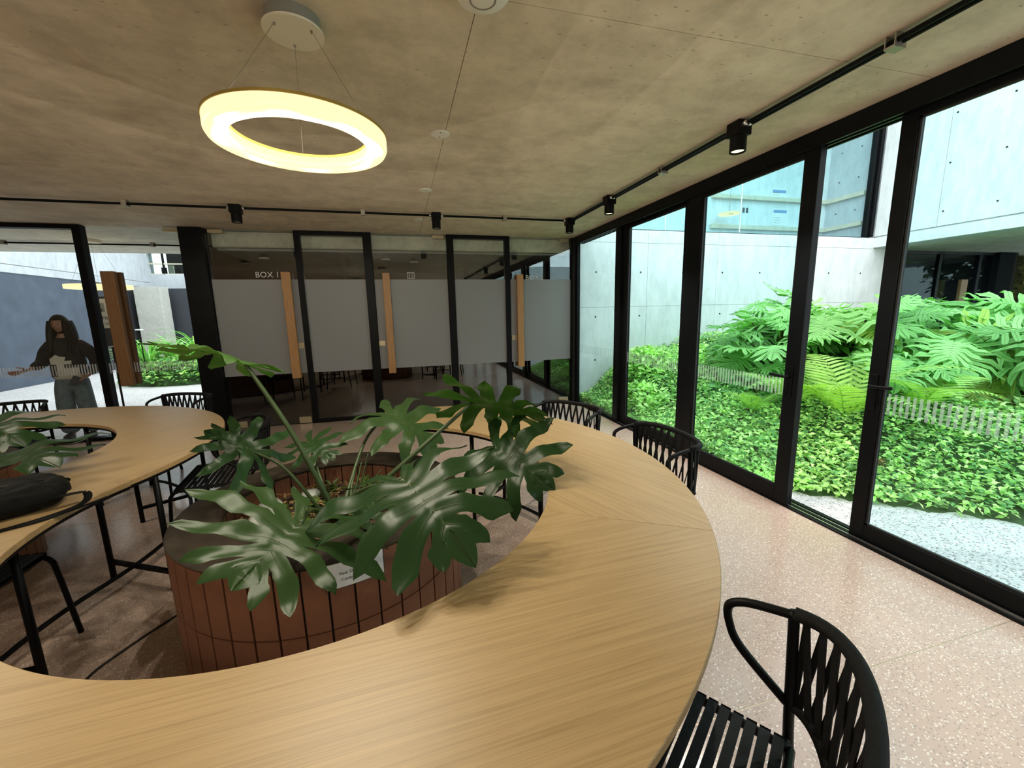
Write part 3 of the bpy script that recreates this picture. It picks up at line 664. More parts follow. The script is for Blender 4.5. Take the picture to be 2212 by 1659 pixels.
# ------------------------------------------------------------------ chairs
def chair_proto():
    c=thing('rope_armchair','','chair')
    def tb_(nm,pts,r,n=6,mat='steel'): return MB().tube(smoothpath(pts,n),r,8).build(nm,M[mat],c,smooth=True)
    # seat rails bend down into the front legs
    for s in (-1,1):
        tb_('leg',[(s*.238,-.205,.445),(s*.238,0,.447),(s*.238,.16,.447),(s*.238,.205,.440),(s*.240,.232,.415),(s*.243,.242,.36),(s*.262,.268,0)],.0115)
        tb_('rear_leg',[(s*.272,-.18,.805),(s*.270,-.188,.6),(s*.268,-.195,.45),(s*.266,-.215,.25),(s*.262,-.245,0)],.0125)
        tb_('armrest',[(s*.272,-.18,.795),(s*.277,-.10,.782),(s*.28,-.058,.768),(s*.281,-.034,.745),(s*.280,-.038,.70),(s*.277,-.07,.64),(s*.272,-.182,.545)],.0115,7)
        MB().tube([(s*.238,-.192,.445),(s*.27,-.192,.447)],.010,8).build('bracket',M['steel'],c,smooth=True)
    MB().tube([(-.238,-.203,.445),(.238,-.203,.445)],.0115,8).build('seat_rail',M['steel'],c,smooth=True)
    MB().tube([(-.238,.20,.438),(.238,.20,.438)],.0105,8).build('seat_rail',M['steel'],c,smooth=True)
    def top(u): a=PI*u; return Vector((-.272*cos(a)*(1+.10*sin(a)**2),-.182-.145*sin(a)**.8,.80))
    def bot(u): a=PI*u; return Vector((-.268*cos(a)*(1+.06*sin(a)**2),-.190-.105*sin(a)**.8,.545-.05*sin(a)))
    MB().tube([top(k/28) for k in range(29)],.0165,10).build('back_rail',M['rope'],c,smooth=True)
    MB().tube([bot(k/28) for k in range(29)],.0115,8).build('lower_back_rail',M['rope'],c,smooth=True)
    N=14
    for k in range(N):
        u=.035+.93*k/(N-1)
        for dlt,off in ((.0715,.004),(-.0715,-.004)):
            v=min(.99,max(.01,u+dlt)); a=top(u); b=bot(v); nrm=Vector((a.x,a.y+.10,0)).normalized()
            MB().bar(a+nrm*off,b+nrm*off,.0155,.004,nrm).build('back_strap',M['rope'],c)
    for k in range(13):
        y=-.178+k*.0315
        MB().box(-.244,y-.0125,.4565,.244,y+.0125,.4605).add([(s_*.25,y-.0125,z) for s_ in (-1,1) for z in (.4605,.435)]+[(s_*.25,y+.0125,z) for s_ in (-1,1) for z in (.4605,.435)],[(0,1,5,4),(2,6,7,3)]).build('seat_strap',M['seatstrap'],c)
    return c
ch=chair_proto(); first=True
def put_chair(c,ang,rad,label,face=None):
    global first
    o=ch if first else copy_tree(ch); first=False
    a=RAD(ang); o.location=(c[0]+rad*cos(a),c[1]+rad*sin(a),0); o.rotation_euler=(0,0,(a+PI/2) if face is None else RAD(face)-PI/2)
    tag(o,label,'chair','black rope armchairs around the serpentine table'); return o
put_chair(C1,-55,1.675,'nearest black rope armchair at the lower right, tucked under the near table edge')
put_chair(C1,.6,1.685,'black rope armchair on the right between the table and the garden doors')
put_chair(C1,28.5,1.685,'black rope armchair by the corner post at the far end of the near loop')
put_chair(C2,7.5,1.70,'black rope armchair behind the near planter, seat showing, facing the far loop')
put_chair(C2,62,1.69,'black rope armchair behind the far loop in front of the black post')
put_chair(C2,109,1.69,'black rope armchair at the left edge behind the far loop')
put_chair(C1,178.5,1.55,'black rope armchair at the lower left under the bag, only seat and front leg showing')

# ------------------------------------------------------------------ lamps, conduits and ceiling fittings
def plamp(loc,power,col,parent,spot=None,size=0):
    l=bpy.data.lights.new('lamp_light','SPOT' if spot else 'POINT'); l.energy=power*LAMP; l.color=col; l.shadow_soft_size=size
    if spot: l.spot_size=RAD(spot); l.spot_blend=.6
    o=bpy.data.objects.new('lamp_light',l); COL.objects.link(o); o.parent=parent; o.location=wmat(parent).inverted()@Vector(loc); return o
WARM=(1.0,.90,.72)
def ring_pendant(cx_,cy_,z,label,power,R=.34,W=.082):
    p=thing('ring_pendant',label,'lamp',(cx_,cy_,z))
    MB().lathe([(R-W,.012),(R-W+.006,0),(R-.006,0),(R,.012),(R,.048),(R-W,.048),(R-W,.012)],(0,0,0),72).build('diffuser',M['ring'],p,smooth=True)
    MB().lathe([(R-W-.002,.048),(R+.003,.048),(R+.003,.058),(R-W-.002,.058),(R-W-.002,.048)],(0,0,0),72).build('rim_band',M['ringrim'],p)
    top=H-z-.055
    MB().lathe([(0,top),(.113,top),(.113,top+.008)],(.01,0,0),48).build('canopy_plate',M['canopy'],p,auto=.5)
    MB().lathe([(.104,top+.006),(.104,top+.055)],(.01,0,0),48).build('canopy_body',M['canopy_side'],p,smooth=True)
    for a in (100,-25,222):
        q=RAD(a); b=Vector((.01+.078*cos(q),.078*sin(q),top))
        MB().lathe([(0,0),(.005,0),(.004,-.008),(0,-.012)],tuple(b),10).build('grip',M['wire'],p)
        MB().tube([b,(( R-.04)*cos(q),(R-.04)*sin(q),.055)],.0011,5).build('suspension_wire',M['wire'],p)
    for k in range(8):
        a=2*PI*k/8; plamp((cx_+(R-W/2)*cos(a),cy_+(R-W/2)*sin(a),z-.012),power/8,WARM,p)
    return p
ring_pendant(-.345,2.02,2.255,'glowing ring pendant hanging on three wires over the near planter',60)
ring_pendant(-3.0,3.05,2.255,'unseen ring pendant added over the left planter to light the room',28)  # out-of-frame pendant, added for interior light
ring_pendant(-1.2,-.9,2.255,'unseen ring pendant added behind the viewer as fill light',45)  # off-camera fill lamp added to brighten the lounge
def conduit(label,pts_list,clamps):
    c=thing('lighting_conduit',label,'conduit',pts_list[0][0])
    for pts in pts_list: MB().tube(pts,.0125,8).build('pipe',M['steel'],c,world=True,smooth=True)
    for (x,y,ax) in clamps:
        a,b=(.022,.034) if ax=='y' else (.034,.022)
        m=MB().box(x-b,y-a,2.672,x+b,y+a,2.681); m.box(x-b,y-a,2.681,x+b,y-a+.004,2.729); m.box(x-b,y+a-.004,2.681,x+b,y+a,2.729)
        m.build('clamp',M['outlet'],c,world=True)
    return c
ty=5.15
conduit('double black conduit along the ceiling beside the garden doors',[[(2.20,ty-.06,2.70),(2.20,-7,2.70)],[(2.232,ty-.06,2.70),(2.232,-7,2.70)]],[(2.216,1.53,'y'),(2.216,3.22,'y'),(2.216,-.3,'y')])
conduit('black conduit across the ceiling in front of the meeting boxes',[[(-8,ty,2.70),(2.14,ty,2.70)]],[(-2.55,ty,'x'),(-.32,ty,'x'),(1.33,ty,'x')])
conduit('thin black conduit under the porch ceiling outside the court door',[[(-9,7.8,2.70),(-2.7,7.8,2.70)]],[(-5.4,7.8,'x'),(-4.45,7.8,'x'),(-3.6,7.8,'x')])
def spot(x,y,label,on,power=0):
    s=thing('ceiling_spotlight',label,'spotlight',(x,y,H))
    MB().box(-.052,-.052,-.085,.052,.052,-.001).build('junction_box',M['steel'],s,bevel=.003)
    MB().lathe([(.036,-.165),(.047,-.178),(.050,-.178),(.050,-.086),(0,-.086)],(0,0,0),28).build('barrel',M['steel'],s,auto=.5)
    MB().disc((0,0,-.168),.042,.003,24).build('lens',M['spotled'] if on else M['white'],s,auto=.5)
    for sx,sy in (((-.016,.06),(.016,.06),(-.016,-.06),(.016,-.06)) if abs(y-ty)>.3 else ((-.06,0),(.06,0))):
        d=(0,.02*(1 if sy>0 else -1),0) if abs(y-ty)>.3 else (.02*(1 if sx>0 else -1),0,0)
        MB().tube([(sx-d[0]*.5,sy-d[1]*.5,-.03),(sx+d[0],sy+d[1],-.03)],.016,8).build('gland',M['chrome'],s,smooth=True)
    if on: plamp((x,y,H-.182),power,(1.0,.93,.82),s,spot=110)
spot(2.205,2.40,'lit black ceiling spotlight nearest the viewer on the garden side',True,60)
spot(2.205,4.12,'lit black ceiling spotlight second along the garden side',True,60)
spot(2.195,ty,'black ceiling spotlight at the corner where the two conduits meet',False)
spot(.495,ty,'black ceiling spotlight in front of the frosted pane left of BOX 2',False)
spot(-1.59,ty,'black ceiling spotlight above the BOX 1 door',False)
spot(2.205,-.9,'unseen ceiling spotlight added behind the viewer as fill light',True,70)  # spot out of view, added to raise the room light
spot(2.205,-3.6,'unseen ceiling spotlight added farthest behind the viewer as fill light',True,70)  # second added spot behind the camera, for fill
for y,l in ((2.97,'white blank cover disc on the ceiling right of the ring pendant'),(4.258,'white blank cover disc on the ceiling farther back, second of three'),(5.52,'small white blank cover disc on the ceiling nearest the back wall')):
    c=thing('ceiling_disc',l,'ceiling fitting',(.34+.012*(2.97-y),y,H))
    MB().lathe([(0,-.006),(.056,-.006),(.062,-.003),(.062,0)],(0,0,0),32).build('cover',M['white'],c,auto=.4)
    for s_ in (-1,1): MB().disc((0,s_*.035,-.008),.004,.002,8).build('screw',M['steel'],c)
c=thing('smoke_detector','round white ceiling device cut by the top edge of the picture','ceiling fitting',(.37,1.675,H))
MB().lathe([(0,-.052),(.045,-.052),(.095,-.038),(.108,-.02),(.108,0)],(0,0,0),40).build('housing',M['white'],c,auto=.5)
MB().lathe([(.043,-.0525),(.047,-.0545),(.050,-.0525)],(0,0,0),32).build('ring_groove',M['canopy_side'],c,smooth=True)

# ------------------------------------------------------------------ split-leaf plants
def leaf_geo(seed,W=.5,bend=.5,side=.5,fold=.12,n=6,rows=12,wob=.02,lob=1.0,thin=1.0):
    """unit split leaf: attached at the origin, tip at +y, face up +z; returns verts, faces, vein tubes"""
    R_=random.Random(seed)
    b=[.70*(j/n)**1.12 for j in range(n+1)]
    th=[math.radians(152-112*(i/(n-1))**.85) for i in range(n)]
    base=[.50,.58,.58,.50,.40,.27,.25,.25]
    ln=[base[int(i*(6-1)/(n-1)+.5)]*W*2*lob*R_.uniform(.88,1.12) for i in range(n)]
    def dr(a): return Vector((sin(a),cos(a)))
    vs=[];fs=[];veins=[]
    def patch(cen,left,right,sgn):
        n0=len(vs); K=len(cen)
        for c,l,r_ in zip(cen,left,right):
            for p,cc in ((l,.0),((l+c)/2,.5),(c,1),((r_+c)/2,.5),(r_,0)): vs.append((p.x*sgn,p.y,-.010*cc if cc==1 else .004*cc))
        for i in range(K-1):
            for j in range(4):
                a=n0+i*5+j; q=(a,a+1,a+6,a+5); fs.append(q if sgn>0 else q[::-1])
        veins.append([(c.x*sgn,c.y) for c in cen])
    for sgn in (1,-1):
        l2=[x*R_.uniform(.92,1.08) for x in ln]
        Sn=[]
        for j in range(n+1):
            if j==0: Sn.append(Vector((0,b[0]))+dr(math.radians(172))*.05)
            elif j==n: Sn.append(Vector((0,b[n]))+dr(math.radians(50))*.30*l2[-1])
            else: Sn.append(Vector((0,b[j]))+dr((th[j-1]+th[j])/2)*(.22+.05*R_.uniform(-1,1))*(l2[j-1]+l2[j])/2)
        ts=.26
        for i in range(n):
            root=Vector((0,(b[i]+b[i+1])/2)); ph=R_.uniform(0,6)
            cen=[];le=[];ri=[]
            for k in range(rows+1):
                t=k/rows; a=th[i]-.30*t*t
                c=root+dr((th[i]+a)/2)*l2[i]*t; cen.append(c)
                if t<=ts: le.append(Vector((0,b[i])).lerp(Sn[i],t/ts)); ri.append(Vector((0,b[i+1])).lerp(Sn[i+1],t/ts))
                else:
                    u=(t-ts)/(1-ts); cs=root+dr(th[i]-.05)*l2[i]*ts
                    pp=dr(a); nrm=Vector((-pp.y,pp.x)); q=min(1,u/.45); q=q*q*(3-2*q)
                    wm=thin*(.036+.030*l2[i])*(1+.45*sin(PI*min(1,u*.95))**2); prof=max(0,1-max(0,(u-.55)/.45)**2.2)**.62
                    for e,wv,sg in ((le,Sn[i]-cs,-1),(ri,Sn[i+1]-cs,1)):
                        pp0=dr(th[i]-.05); n0_=Vector((-pp0.y,pp0.x)); h0=abs(wv.dot(n0_)); a0=wv.dot(pp0)
                        tooth=1+.30*max(0,sin(ph+sg*1.3+u*9))*(u>.2)*(u<.93)
                        e.append(c+nrm*sg*(h0*(1-q)+wm*q)*prof*tooth+pp*a0*(1-q)*(1-q))
            patch(cen,le,ri,sgn)
        # terminal half lobe
        cen=[];le=[];ri=[]
        for k in range(rows+1):
            t=k/rows; c=Vector((0,b[n]+(1-b[n])*t)); cen.append(c); le.append(c)
            if t<=.25: ri.append(Vector((0,b[n])).lerp(Sn[n],t/.25))
            else:
                u=(t-.25)/.75; y0=Sn[n].y-(b[n]+(1-b[n])*.25)
                ri.append(Vector((Sn[n].x*(1+.5*sin(PI*u)*(1-u))*(1-u**2.4)**.7,c.y+y0*(1-u)**2)))
        patch(cen,ri,le,sgn)
    veins.append([(0,y) for y in np.linspace(0,1,9)])
    def deform(x,y,z):
        z+=fold*(abs(x)**.8)*.35-fold*.0 + wob*sin(9*y+3*x+seed)*min(1,abs(x)*5)+wob*.8*sin(14*x-5*y+2*seed)*min(1,abs(x)*4)
        ks=side
        X=sin(ks*x)/ks if ks else x; z2=z*cos(ks*x)+((cos(ks*x)-1)/ks if ks else 0)
        kb=bend
        Y=sin(kb*y)/kb+z2*sin(kb*y) if kb else y; Z=((cos(kb*y)-1)/kb if kb else 0)+z2*cos(kb*y)
        return Vector((X,Y,Z))
    V=[deform(*v) for v in vs]; VV=[[deform(x,y,-.004) for x,y in p] for p in veins]
    return V,fs,VV
def vein_mesh(VV,s_=1,r=.0045):
    m=MB()
    for p in VV[:-1]:
        q=p[:6]; m.tube([Vector(v)*s_ for v in q],[r*s_*.55*(1-.14*k) for k in range(len(q))],4)
    q=VV[-1]; m.tube([Vector(v)*s_ for v in q],[r*s_*(1.5-.14*k) for k in range(len(q))],5); return m
def place_leaf(plant,B,T,nrm,L,seed,mat,W=.5,bend=.5,side=.6,fold=.12,name='leaf',**kw):
    L=(Vector(T)-Vector(B)).length*(bend/2/sin(bend/2) if bend else 1)
    V,F,VV=leaf_geo(seed,W,bend,side,fold,**kw)
    B=Vector(B); y=(Vector(T)-B).normalized(); n_=Vector(nrm); n_=(n_-y*n_.dot(y)).normalized(); x=y.cross(n_)
    tipv=sin(bend)/bend if bend else 1; tz=(cos(bend)-1)/bend if bend else 0
    # rotate so that the bent tip really lands on T
    ang=math.atan2(tz,tipv); y2=y*cos(ang)-n_*sin(ang)*1; n2=n_*cos(ang)+y*sin(ang)
    tr=lambda v:B+(x*v.x+y2*v.y+n2*v.z)*L
    m=MB(); m.v=[tuple(tr(v)) for v in V]; m.f=F; o=m.build(name,M[mat],plant,world=True,smooth=True,merge=.0004)
    vm=vein_mesh([[tr(v) for v in p] for p in VV],1,.0045*L); vm.build('vein',M['vein'],o,world=True,smooth=True); return o
def stalk(plant,pts,r0,r1,name='leaf_stalk'):
    P=smoothpath(pts,7); MB().tube(P,[r0+(r1-r0)*i/(len(P)-1) for i in range(len(P))],8).build(name,M['petiole'],plant,world=True,smooth=True)
pl1=thing('split_leaf_plant','large split-leaf plant growing from the near planter over its rim','plant',(-.36,1.98,.58))
def hero(B,T,n_,L,seed,mat,root,mid,r=.011,**kw):
    place_leaf(pl1,B,T,n_,L,seed,mat,**kw); stalk(pl1,[root,mid,B],r*1.25,r*.75)
R0=(-.36,1.98,.585)
hero((-.03,1.46,.965),(.165,1.06,.83),(-.10,-.45,1),0,3,'leafB',R0,(-.22,1.72,.82),W=.66,bend=.7,side=.45,fold=.25,n=6,wob=.03)
hero((-.378,1.47,.845),(-.505,1.20,.80),(.08,-.70,.75),0,11,'leafA',R0,(-.40,1.75,.76),W=.98,bend=.45,side=.15,fold=.2,n=6,wob=.03)
hero((-.711,2.15,1.351),(-1.03,2.0,1.46),(.08,.20,1),0,5,'leafC',(-.36,2.02,.59),(-.52,2.07,1.0),.012,W=.60,bend=.35,side=.6,fold=.15,n=6,wob=.03)
hero((.342,2.1,1.085),(.72,1.9,.985),(.15,.65,.8),0,8,'leafC',(-.33,2.0,.59),(.0,2.03,.84),.0125,W=.68,bend=.45,side=.45,fold=.15,n=6,wob=.03)
hero((-.105,2.5,.971),(.16,2.3,.75),(.25,-.55,.8),0,14,'leafA',(-.34,2.05,.59),(-.24,2.38,.84),.009,W=.70,bend=.8,side=.5,fold=.2,n=5,wob=.03)
hero((-.697,2.1,.926),(-.90,2.12,1.05),(.1,-.35,.93),0,21,'leafB',(-.40,2.0,.59),(-.56,2.05,.84),.008,W=.95,bend=.4,side=.25,fold=.1,n=5,wob=.03)
hero((.423,1.95,.881),(.64,1.66,.74),(-.45,-.6,.65),0,26,'leafB',(-.32,1.97,.585),(.06,1.95,.77),.010,W=.80,bend=.8,side=.45,fold=.1,n=5,wob=.03)
hero((-.53,2.38,.875),(-.38,2.24,.80),(.1,-.6,.8),0,31,'leafB',(-.38,2.05,.59),(-.47,2.25,.76),.006,W=.8,bend=.5,side=.4,n=5)
hero((-.16,1.78,.74),(-.27,1.60,.68),(-.1,-.3,1),0,33,'leafB',R0,(-.26,1.86,.70),.006,W=.6,bend=.5,side=.4,n=5)
for i,(q,s_) in enumerate((((-.24,2.16,.80),.010),((-.20,2.12,.86),.008),((-.28,2.22,.74),.010),((-.14,2.08,.78),.007))):
    stalk(pl1,[(-.33+.02*i,2.02,.58),((-.33+q[0])/2+.01,(2.02+q[1])/2,.68),q],s_,s_*.3,'young_shoot')
MB().tube(smoothpath([(-.37,1.99,.57),(-.36,1.98,.62),(-.345,1.97,.66)],4),[.04]*9,10).build('stem',M['bark'],pl1,world=True,smooth=True)
pl2=thing('split_leaf_plant','split-leaf plant in the left planter reaching into the picture edge','plant',(-3.0,3.05,.58))
for B,T,n_,L,sd,mt in (((-2.35,2.95,1.0),(-2.0,2.75,.89),(.3,-.3,.9),.40,41,'leafB'),((-2.10,2.72,.86),(-1.68,2.46,.84),(.2,-.2,1),.44,44,'leafB'),((-3.2,2.7,1.1),(-3.4,2.3,1.0),(0,-.3,1),.5,49,'leafB'),((-3.1,3.4,1.2),(-3.2,3.8,1.1),(0,.3,1),.5,52,'leafC')):
    place_leaf(pl2,B,T,n_,L,sd,mt,W=.75,bend=.6,side=.4,n=5,wob=.03); stalk(pl2,[(-2.95,3.03,.58),(Vector(B)+Vector((-2.95,3.03,.95)))/2,B],.011,.007)
MB().tube([(-3.0,3.05,.57),(-2.97,3.04,.64)],.04,10).build('stem',M['bark'],pl2,world=True,smooth=True)

# ------------------------------------------------------------------ garden on the right
def sm(a,b,x): t=min(1,max(0,(x-a)/(b-a))); return t*t*(3-2*t)
def edge_d(x,y): return (x-3.0)*.68+(y-2.75)*.73 + .05*sin(3*x+2*y)
def berm(x,y):
    d=edge_d(x,y)
    if d<0: return -.03
    h=.02+.36*d-.035*d*d if d<4 else 1.0
    h=min(h,.98)*sm(-.05,1.25,(x-2.9)+max(0,4.6-y)*.45)
    h*=1-.55*sm(6.5,10,x)
    return h+.06*sin(2.3*x+1.1*y)*sin(1.7*y-.6*x)*min(1,d)
gd=thing('garden_bed','leafy green ground cover filling the sloping bed beyond the garden doors','garden bed',(4.5,4.5,0))
nx,ny=60,60; vs=[];fs=[]
for i in range(nx):
    for j in range(ny):
        x=2.94+(13-2.94)*(i/(nx-1))**1.3; y=-3+(6.52+3)*j/(ny-1); vs.append((x,y,berm(x,y)-.035))
for i in range(nx-1):
    for j in range(ny-1): a=i*ny+j; fs.append((a,a+ny,a+ny+1,a+1))
MB().add(vs,fs).build('soil_mound',M['berm'],gd,world=True,smooth=True)
def leaf4(c,d,n_,L,w_):
    s_=d.cross(n_).normalized()*w_; m_=c+d*L*.42+n_*L*.06; t=c+d*L-n_*L*.10
    return [c,m_-s_,t,m_+s_,c+d*L*.45-n_*L*.02],[(0,4,1),(1,4,2),(2,4,3),(3,4,0)]
def scatter(N,fx,Lr,wr,seed,tilt=.7):
    R_=np.random.default_rng(seed); out=[]
    while len(out)<N:
        p=fx(R_)
        if p is None: continue
        a=R_.uniform(0,2*PI); n_=Vector((R_.normal()*tilt*.55-.15,R_.normal()*tilt*.55-.25,1)).normalized()
        d=Vector((cos(a),sin(a),0)); d=(d-n_*d.dot(n_)).normalized(); L=R_.uniform(*Lr); out.append((Vector(p),d,n_,L,L*R_.uniform(*wr)))
    return out
def gpt(R_):
    x=2.96+R_.uniform(0,1)**1.6*6.5; y=R_.uniform(-1.5,6.50)
    d=edge_d(x,y)
    if d<.02: return None
    z=berm(x,y); return (x,y,z+R_.uniform(-.03,.10)*min(1,.35+d))
L_=scatter(66000,gpt,(.038,.074),(.19,.30),3)
L_.sort(key=lambda q:(q[0]-Vector((0,0,1.55))).length)
var=[]
for k in range(5):
    R_=random.Random(k); v,f=leaf4(Vector((0,0,0)),Vector((0,1,0)),Vector((0,0,1)),1,R_.uniform(.22,.34))
    me=bpy.data.meshes.new('leaf'); me.from_pydata([tuple(q) for q in v],[],f); me.materials.append(M['gc']); me.update(); var.append(me)
W_=wmat(gd).inverted()
for k,(c,d,n_,L,w_) in enumerate(L_[:290]):
    o=link('leaf',var[k%5],gd); x=d.cross(n_).normalized(); o.matrix_local=W_@Matrix(((x.x*L,d.x*L,n_.x*L,c.x),(x.y*L,d.y*L,n_.y*L,c.y),(x.z*L,d.z*L,n_.z*L,c.z),(0,0,0,1)))
def stuffleaves(items,mat,name,parent):
    V=[];F=[]
    for (c,d,n_,L,w_) in items:
        v,f=leaf4(c,d,n_,L,w_); n0=len(V); V+=v; F+=[tuple(i+n0 for i in q) for q in f]
    m=MB(); m.v=[tuple(q) for q in V]; m.f=F; o=m.build(name,M[mat],parent,world=parent is not None); o['kind']='stuff'; return o
rest=L_[290:]
stuffleaves([q for i,q in enumerate(rest) if (i*7)%10<7],'gc','foliage',gd); stuffleaves([q for i,q in enumerate(rest) if (i*7)%10>=7],'gc2','foliage',gd)
# taller shrubs against the court wall
def shrub(name,label,c,rx,ry,h,N,seed,mat='gc',Lr=(.06,.11),group='leafy shrubs along the court wall'):
    s=thing(name,label,'shrub',c,0,group); z0=c[2]
    def f(R_):
        a=R_.uniform(0,2*PI); r_=math.sqrt(R_.uniform(.1,1)); t=R_.uniform(0,1); k=math.sqrt(max(0,1-(t*1.0)**2.2))*(1+.18*sin(5*a+seed))
        return (c[0]+rx*r_*k*cos(a),c[1]+ry*r_*k*sin(a),z0+h*t)
    stuffleaves(scatter(N,f,Lr,(.22,.34),seed,1.0),mat,'foliage',s)
    m=MB()
    for k in range(6):
        a=k*1.05+seed; m.tube([(c[0],c[1],z0-.1),(c[0]+rx*.3*cos(a),c[1]+ry*.3*sin(a),z0+h*.5),(c[0]+rx*.5*cos(a),c[1]+ry*.5*sin(a),z0+h*.8)],[.012,.008,.004],5)
    m.build('stems',M['bark'],s,world=True); return s
shrub('leafy_shrub','leafy green shrub against the pale court wall behind the second pane',(3.80,5.75,berm(3.8,5.75)-.1),.55,.5,.42,900,61)
shrub('leafy_shrub','low leafy shrub between the wall shrub and the big-leaved plants',(4.75,5.6,berm(4.75,5.6)-.15),.6,.5,.30,800,62)
shrub('leafy_shrub','low green shrub at the corner pane by the court wall',(3.35,5.2,berm(3.35,5.2)-.05),.35,.6,.30,700,63)
shrub('leafy_shrub','dark green shrub under the big leaves behind the door lever',(4.3,4.0,berm(4.3,4.0)-.1),.6,.6,.35,900,64,'gc2')
# big-leaved garden plants
def bigplant(c,n,L,hgt,seed,label,mats=('phil','phil'),lean=(0,0)):
    R_=random.Random(seed); p=thing('split_leaf_shrub',label,'plant',c,0,'split-leaf plants in the garden bed')
    for i in range(n):
        a=2*PI*i/n*1.0+R_.uniform(-.3,.3); rr=R_.uniform(.25,.85)*hgt*.75; z=c[2]+hgt*R_.uniform(.25,1.0)*(1-.25*(rr/hgt))
        B=Vector((c[0]+rr*cos(a)+lean[0],c[1]+rr*sin(a)+lean[1],z)); l=L*R_.uniform(.75,1.15)
        T=B+Vector((cos(a+R_.uniform(-.4,.4)),sin(a+R_.uniform(-.4,.4)),R_.uniform(-1.05,.10)))*l
        place_leaf(p,B,T,(R_.uniform(-.5,.1),R_.uniform(-.6,.0),1),l,seed*31+i,R_.choice(mats),W=R_.uniform(.62,.82),bend=R_.uniform(.4,1.0),side=R_.uniform(.3,.9),fold=.2,rows=5,n=9,wob=.05,thin=.56)
        stalk(p,[(c[0],c[1],c[2]),((c[0]+B.x)/2,(c[1]+B.y)/2,(c[2]+B.z)/2+.12*hgt),B],.014,.009)
    MB().tube([(c[0],c[1],c[2]-.15),(c[0]+.03,c[1],c[2]+.12)],[.05,.035],8).build('stem',M['bark'],p,world=True,smooth=True)
BP=[((4.75,4.35),9,.50,.85,'big split-leaf plant leftmost in the bed, standing against the wall'),((5.35,4.75),9,.5,.95,'big split-leaf plant behind the door stile of the left lever'),
((5.6,4.0),9,.52,.92,'big split-leaf plant in the middle of the open door gap'),((6.5,4.7),9,.55,1.0,'tall split-leaf plant in front of the far recess jamb'),
((5.95,3.15),10,.55,.90,'bright split-leaf plant right of the right door stile'),((6.9,3.6),10,.58,1.05,'bright split-leaf plant in front of the dark recessed glazing'),
((6.6,2.6),10,.55,.95,'split-leaf plant at the right, below the recessed glazing'),((7.8,2.9),10,.58,1.1,'split-leaf plant in front of the recess post'),
((7.4,1.9),9,.55,.95,'split-leaf plant at the right edge of the picture'),((8.4,1.6),9,.6,1.1,'split-leaf plant farthest right under the cantilever'),((8.2,4.3),9,.6,1.1,'split-leaf plant at the foot of the recessed glazing'),((5.2,3.2),7,.42,.55,'low split-leaf plant behind the fern')]
for i,(xy,n,L,h,lb) in enumerate(BP): bigplant((*xy,berm(*xy)-.02),n+11,L*.86,h*(.82 if xy[0]>5.8 else .95),100+i,lb,('phil','phil','phil','phil','phil2') if i in (2,4) else ('phil','phil'))
def fern(c,n,L,seed,label,mat='fern'):
    R_=random.Random(seed); p=thing('fern',label,'fern',c,0,'ferns in the garden bed')
    for i in range(n):
        a=2*PI*i/n+R_.uniform(-.3,.3); l=L*R_.uniform(.8,1.15); m=MB(); el=R_.uniform(.95,1.35); K=19; P=[]
        for k in range(K+1):
            t=k/K; ang=el-1.5*t**1.5; 
            P.append(P[-1]+Vector((cos(a)*cos(ang),sin(a)*cos(ang),sin(ang)))*l/K if P else Vector(c))
        m.tube(P,[.005*(1-k/K*.8) for k in range(K+1)],4)
        for k in range(3,K+1):
            t=k/K; d=(P[k]-P[k-1]).normalized(); s_=d.cross(Vector((0,0,1))).normalized(); w_=l*.30*sin(PI*min(1,(t*1.0))**.75)*.9+.01; u_=s_.cross(d)
            for sg in (-1,1):
                q=P[k]+(s_*sg*.92+d*.40-u_*.10)*w_; e=d*l/K*.30; mid=P[k].lerp(q,.5)+u_*.008
                m.add([P[k]-e,P[k]+e,mid+e*.9,q,mid-e*.9],[(0,1,2,4),(4,2,3)])
        m.build('frond',M[mat],p,world=True)
fern((4.30,3.02,berm(4.3,3.02)),7,1.0,5,'yellow-green fern in the open door gap')
fern((4.15,3.45,berm(4.15,3.45)),6,.75,6,'pale fern just left of the door lever')
fern((4.9,2.75,berm(4.9,2.75)),6,.75,8,'pale fern right of the right door stile')
fern((3.75,3.6,berm(3.75,3.6)),7,.5,9,'small fern arching over the ground cover by the stripe band')
m=MB(); R_=random.Random(4); c0=Vector((3.86,2.42,berm(3.86,2.42)+.10))
for k in range(40):
    a=R_.uniform(0,2*PI); d=Vector((cos(a),sin(a),R_.uniform(-.6,.3)))*R_.uniform(.04,.10); m.tube([c0,c0+d*.6+Vector((0,0,.03)),c0+d],[.006,.005,.002],4)
tag(m.build('withered_fronds',M['litter']),'clump of withered brown fronds among the ground cover in the door gap','dead plant')
# trees past the recess, outside the court
def tree(c,h,r_,N,seed,label):
    t=thing('tree',label,'tree',c,0,'trees beyond the court')
    def f(R_):
        v=Vector((R_.normal(),R_.normal(),R_.normal())).normalized()*R_.uniform(.35,1)**.4*r_*(1+.2*sin(3*seed))
        return (c[0]+v.x,c[1]+v.y,max(.15,c[2]+h*.55+v.z*1.0*h/(2.1*r_)))
    stuffleaves(scatter(N*3,f,(.18,.36),(.25,.4),seed,1.2),'tree','foliage',t)
    MB().tube(smoothpath([(c[0],c[1],c[2]),(c[0]+.1,c[1]-.1,h*.35),(c[0],c[1]+.1,h*.7)],4),[.16-.012*k for k in range(9)],8).build('trunk',M['bark'],t,world=True,smooth=True)
tree((16.6,8.5,-.02),5,2.0,2600,71,'tree with yellowing leaves beyond the recess post'); tree((18.5,6.0,-.02),6,2.6,2600,72,'dense green tree at the right edge beyond the wing')
tree((15.8,11.5,-.02),5.5,2.2,2200,73,'tree seen through the recessed glazing'); tree((19,10,-.02),6,2.8,2200,74,'tree farthest behind the recess')
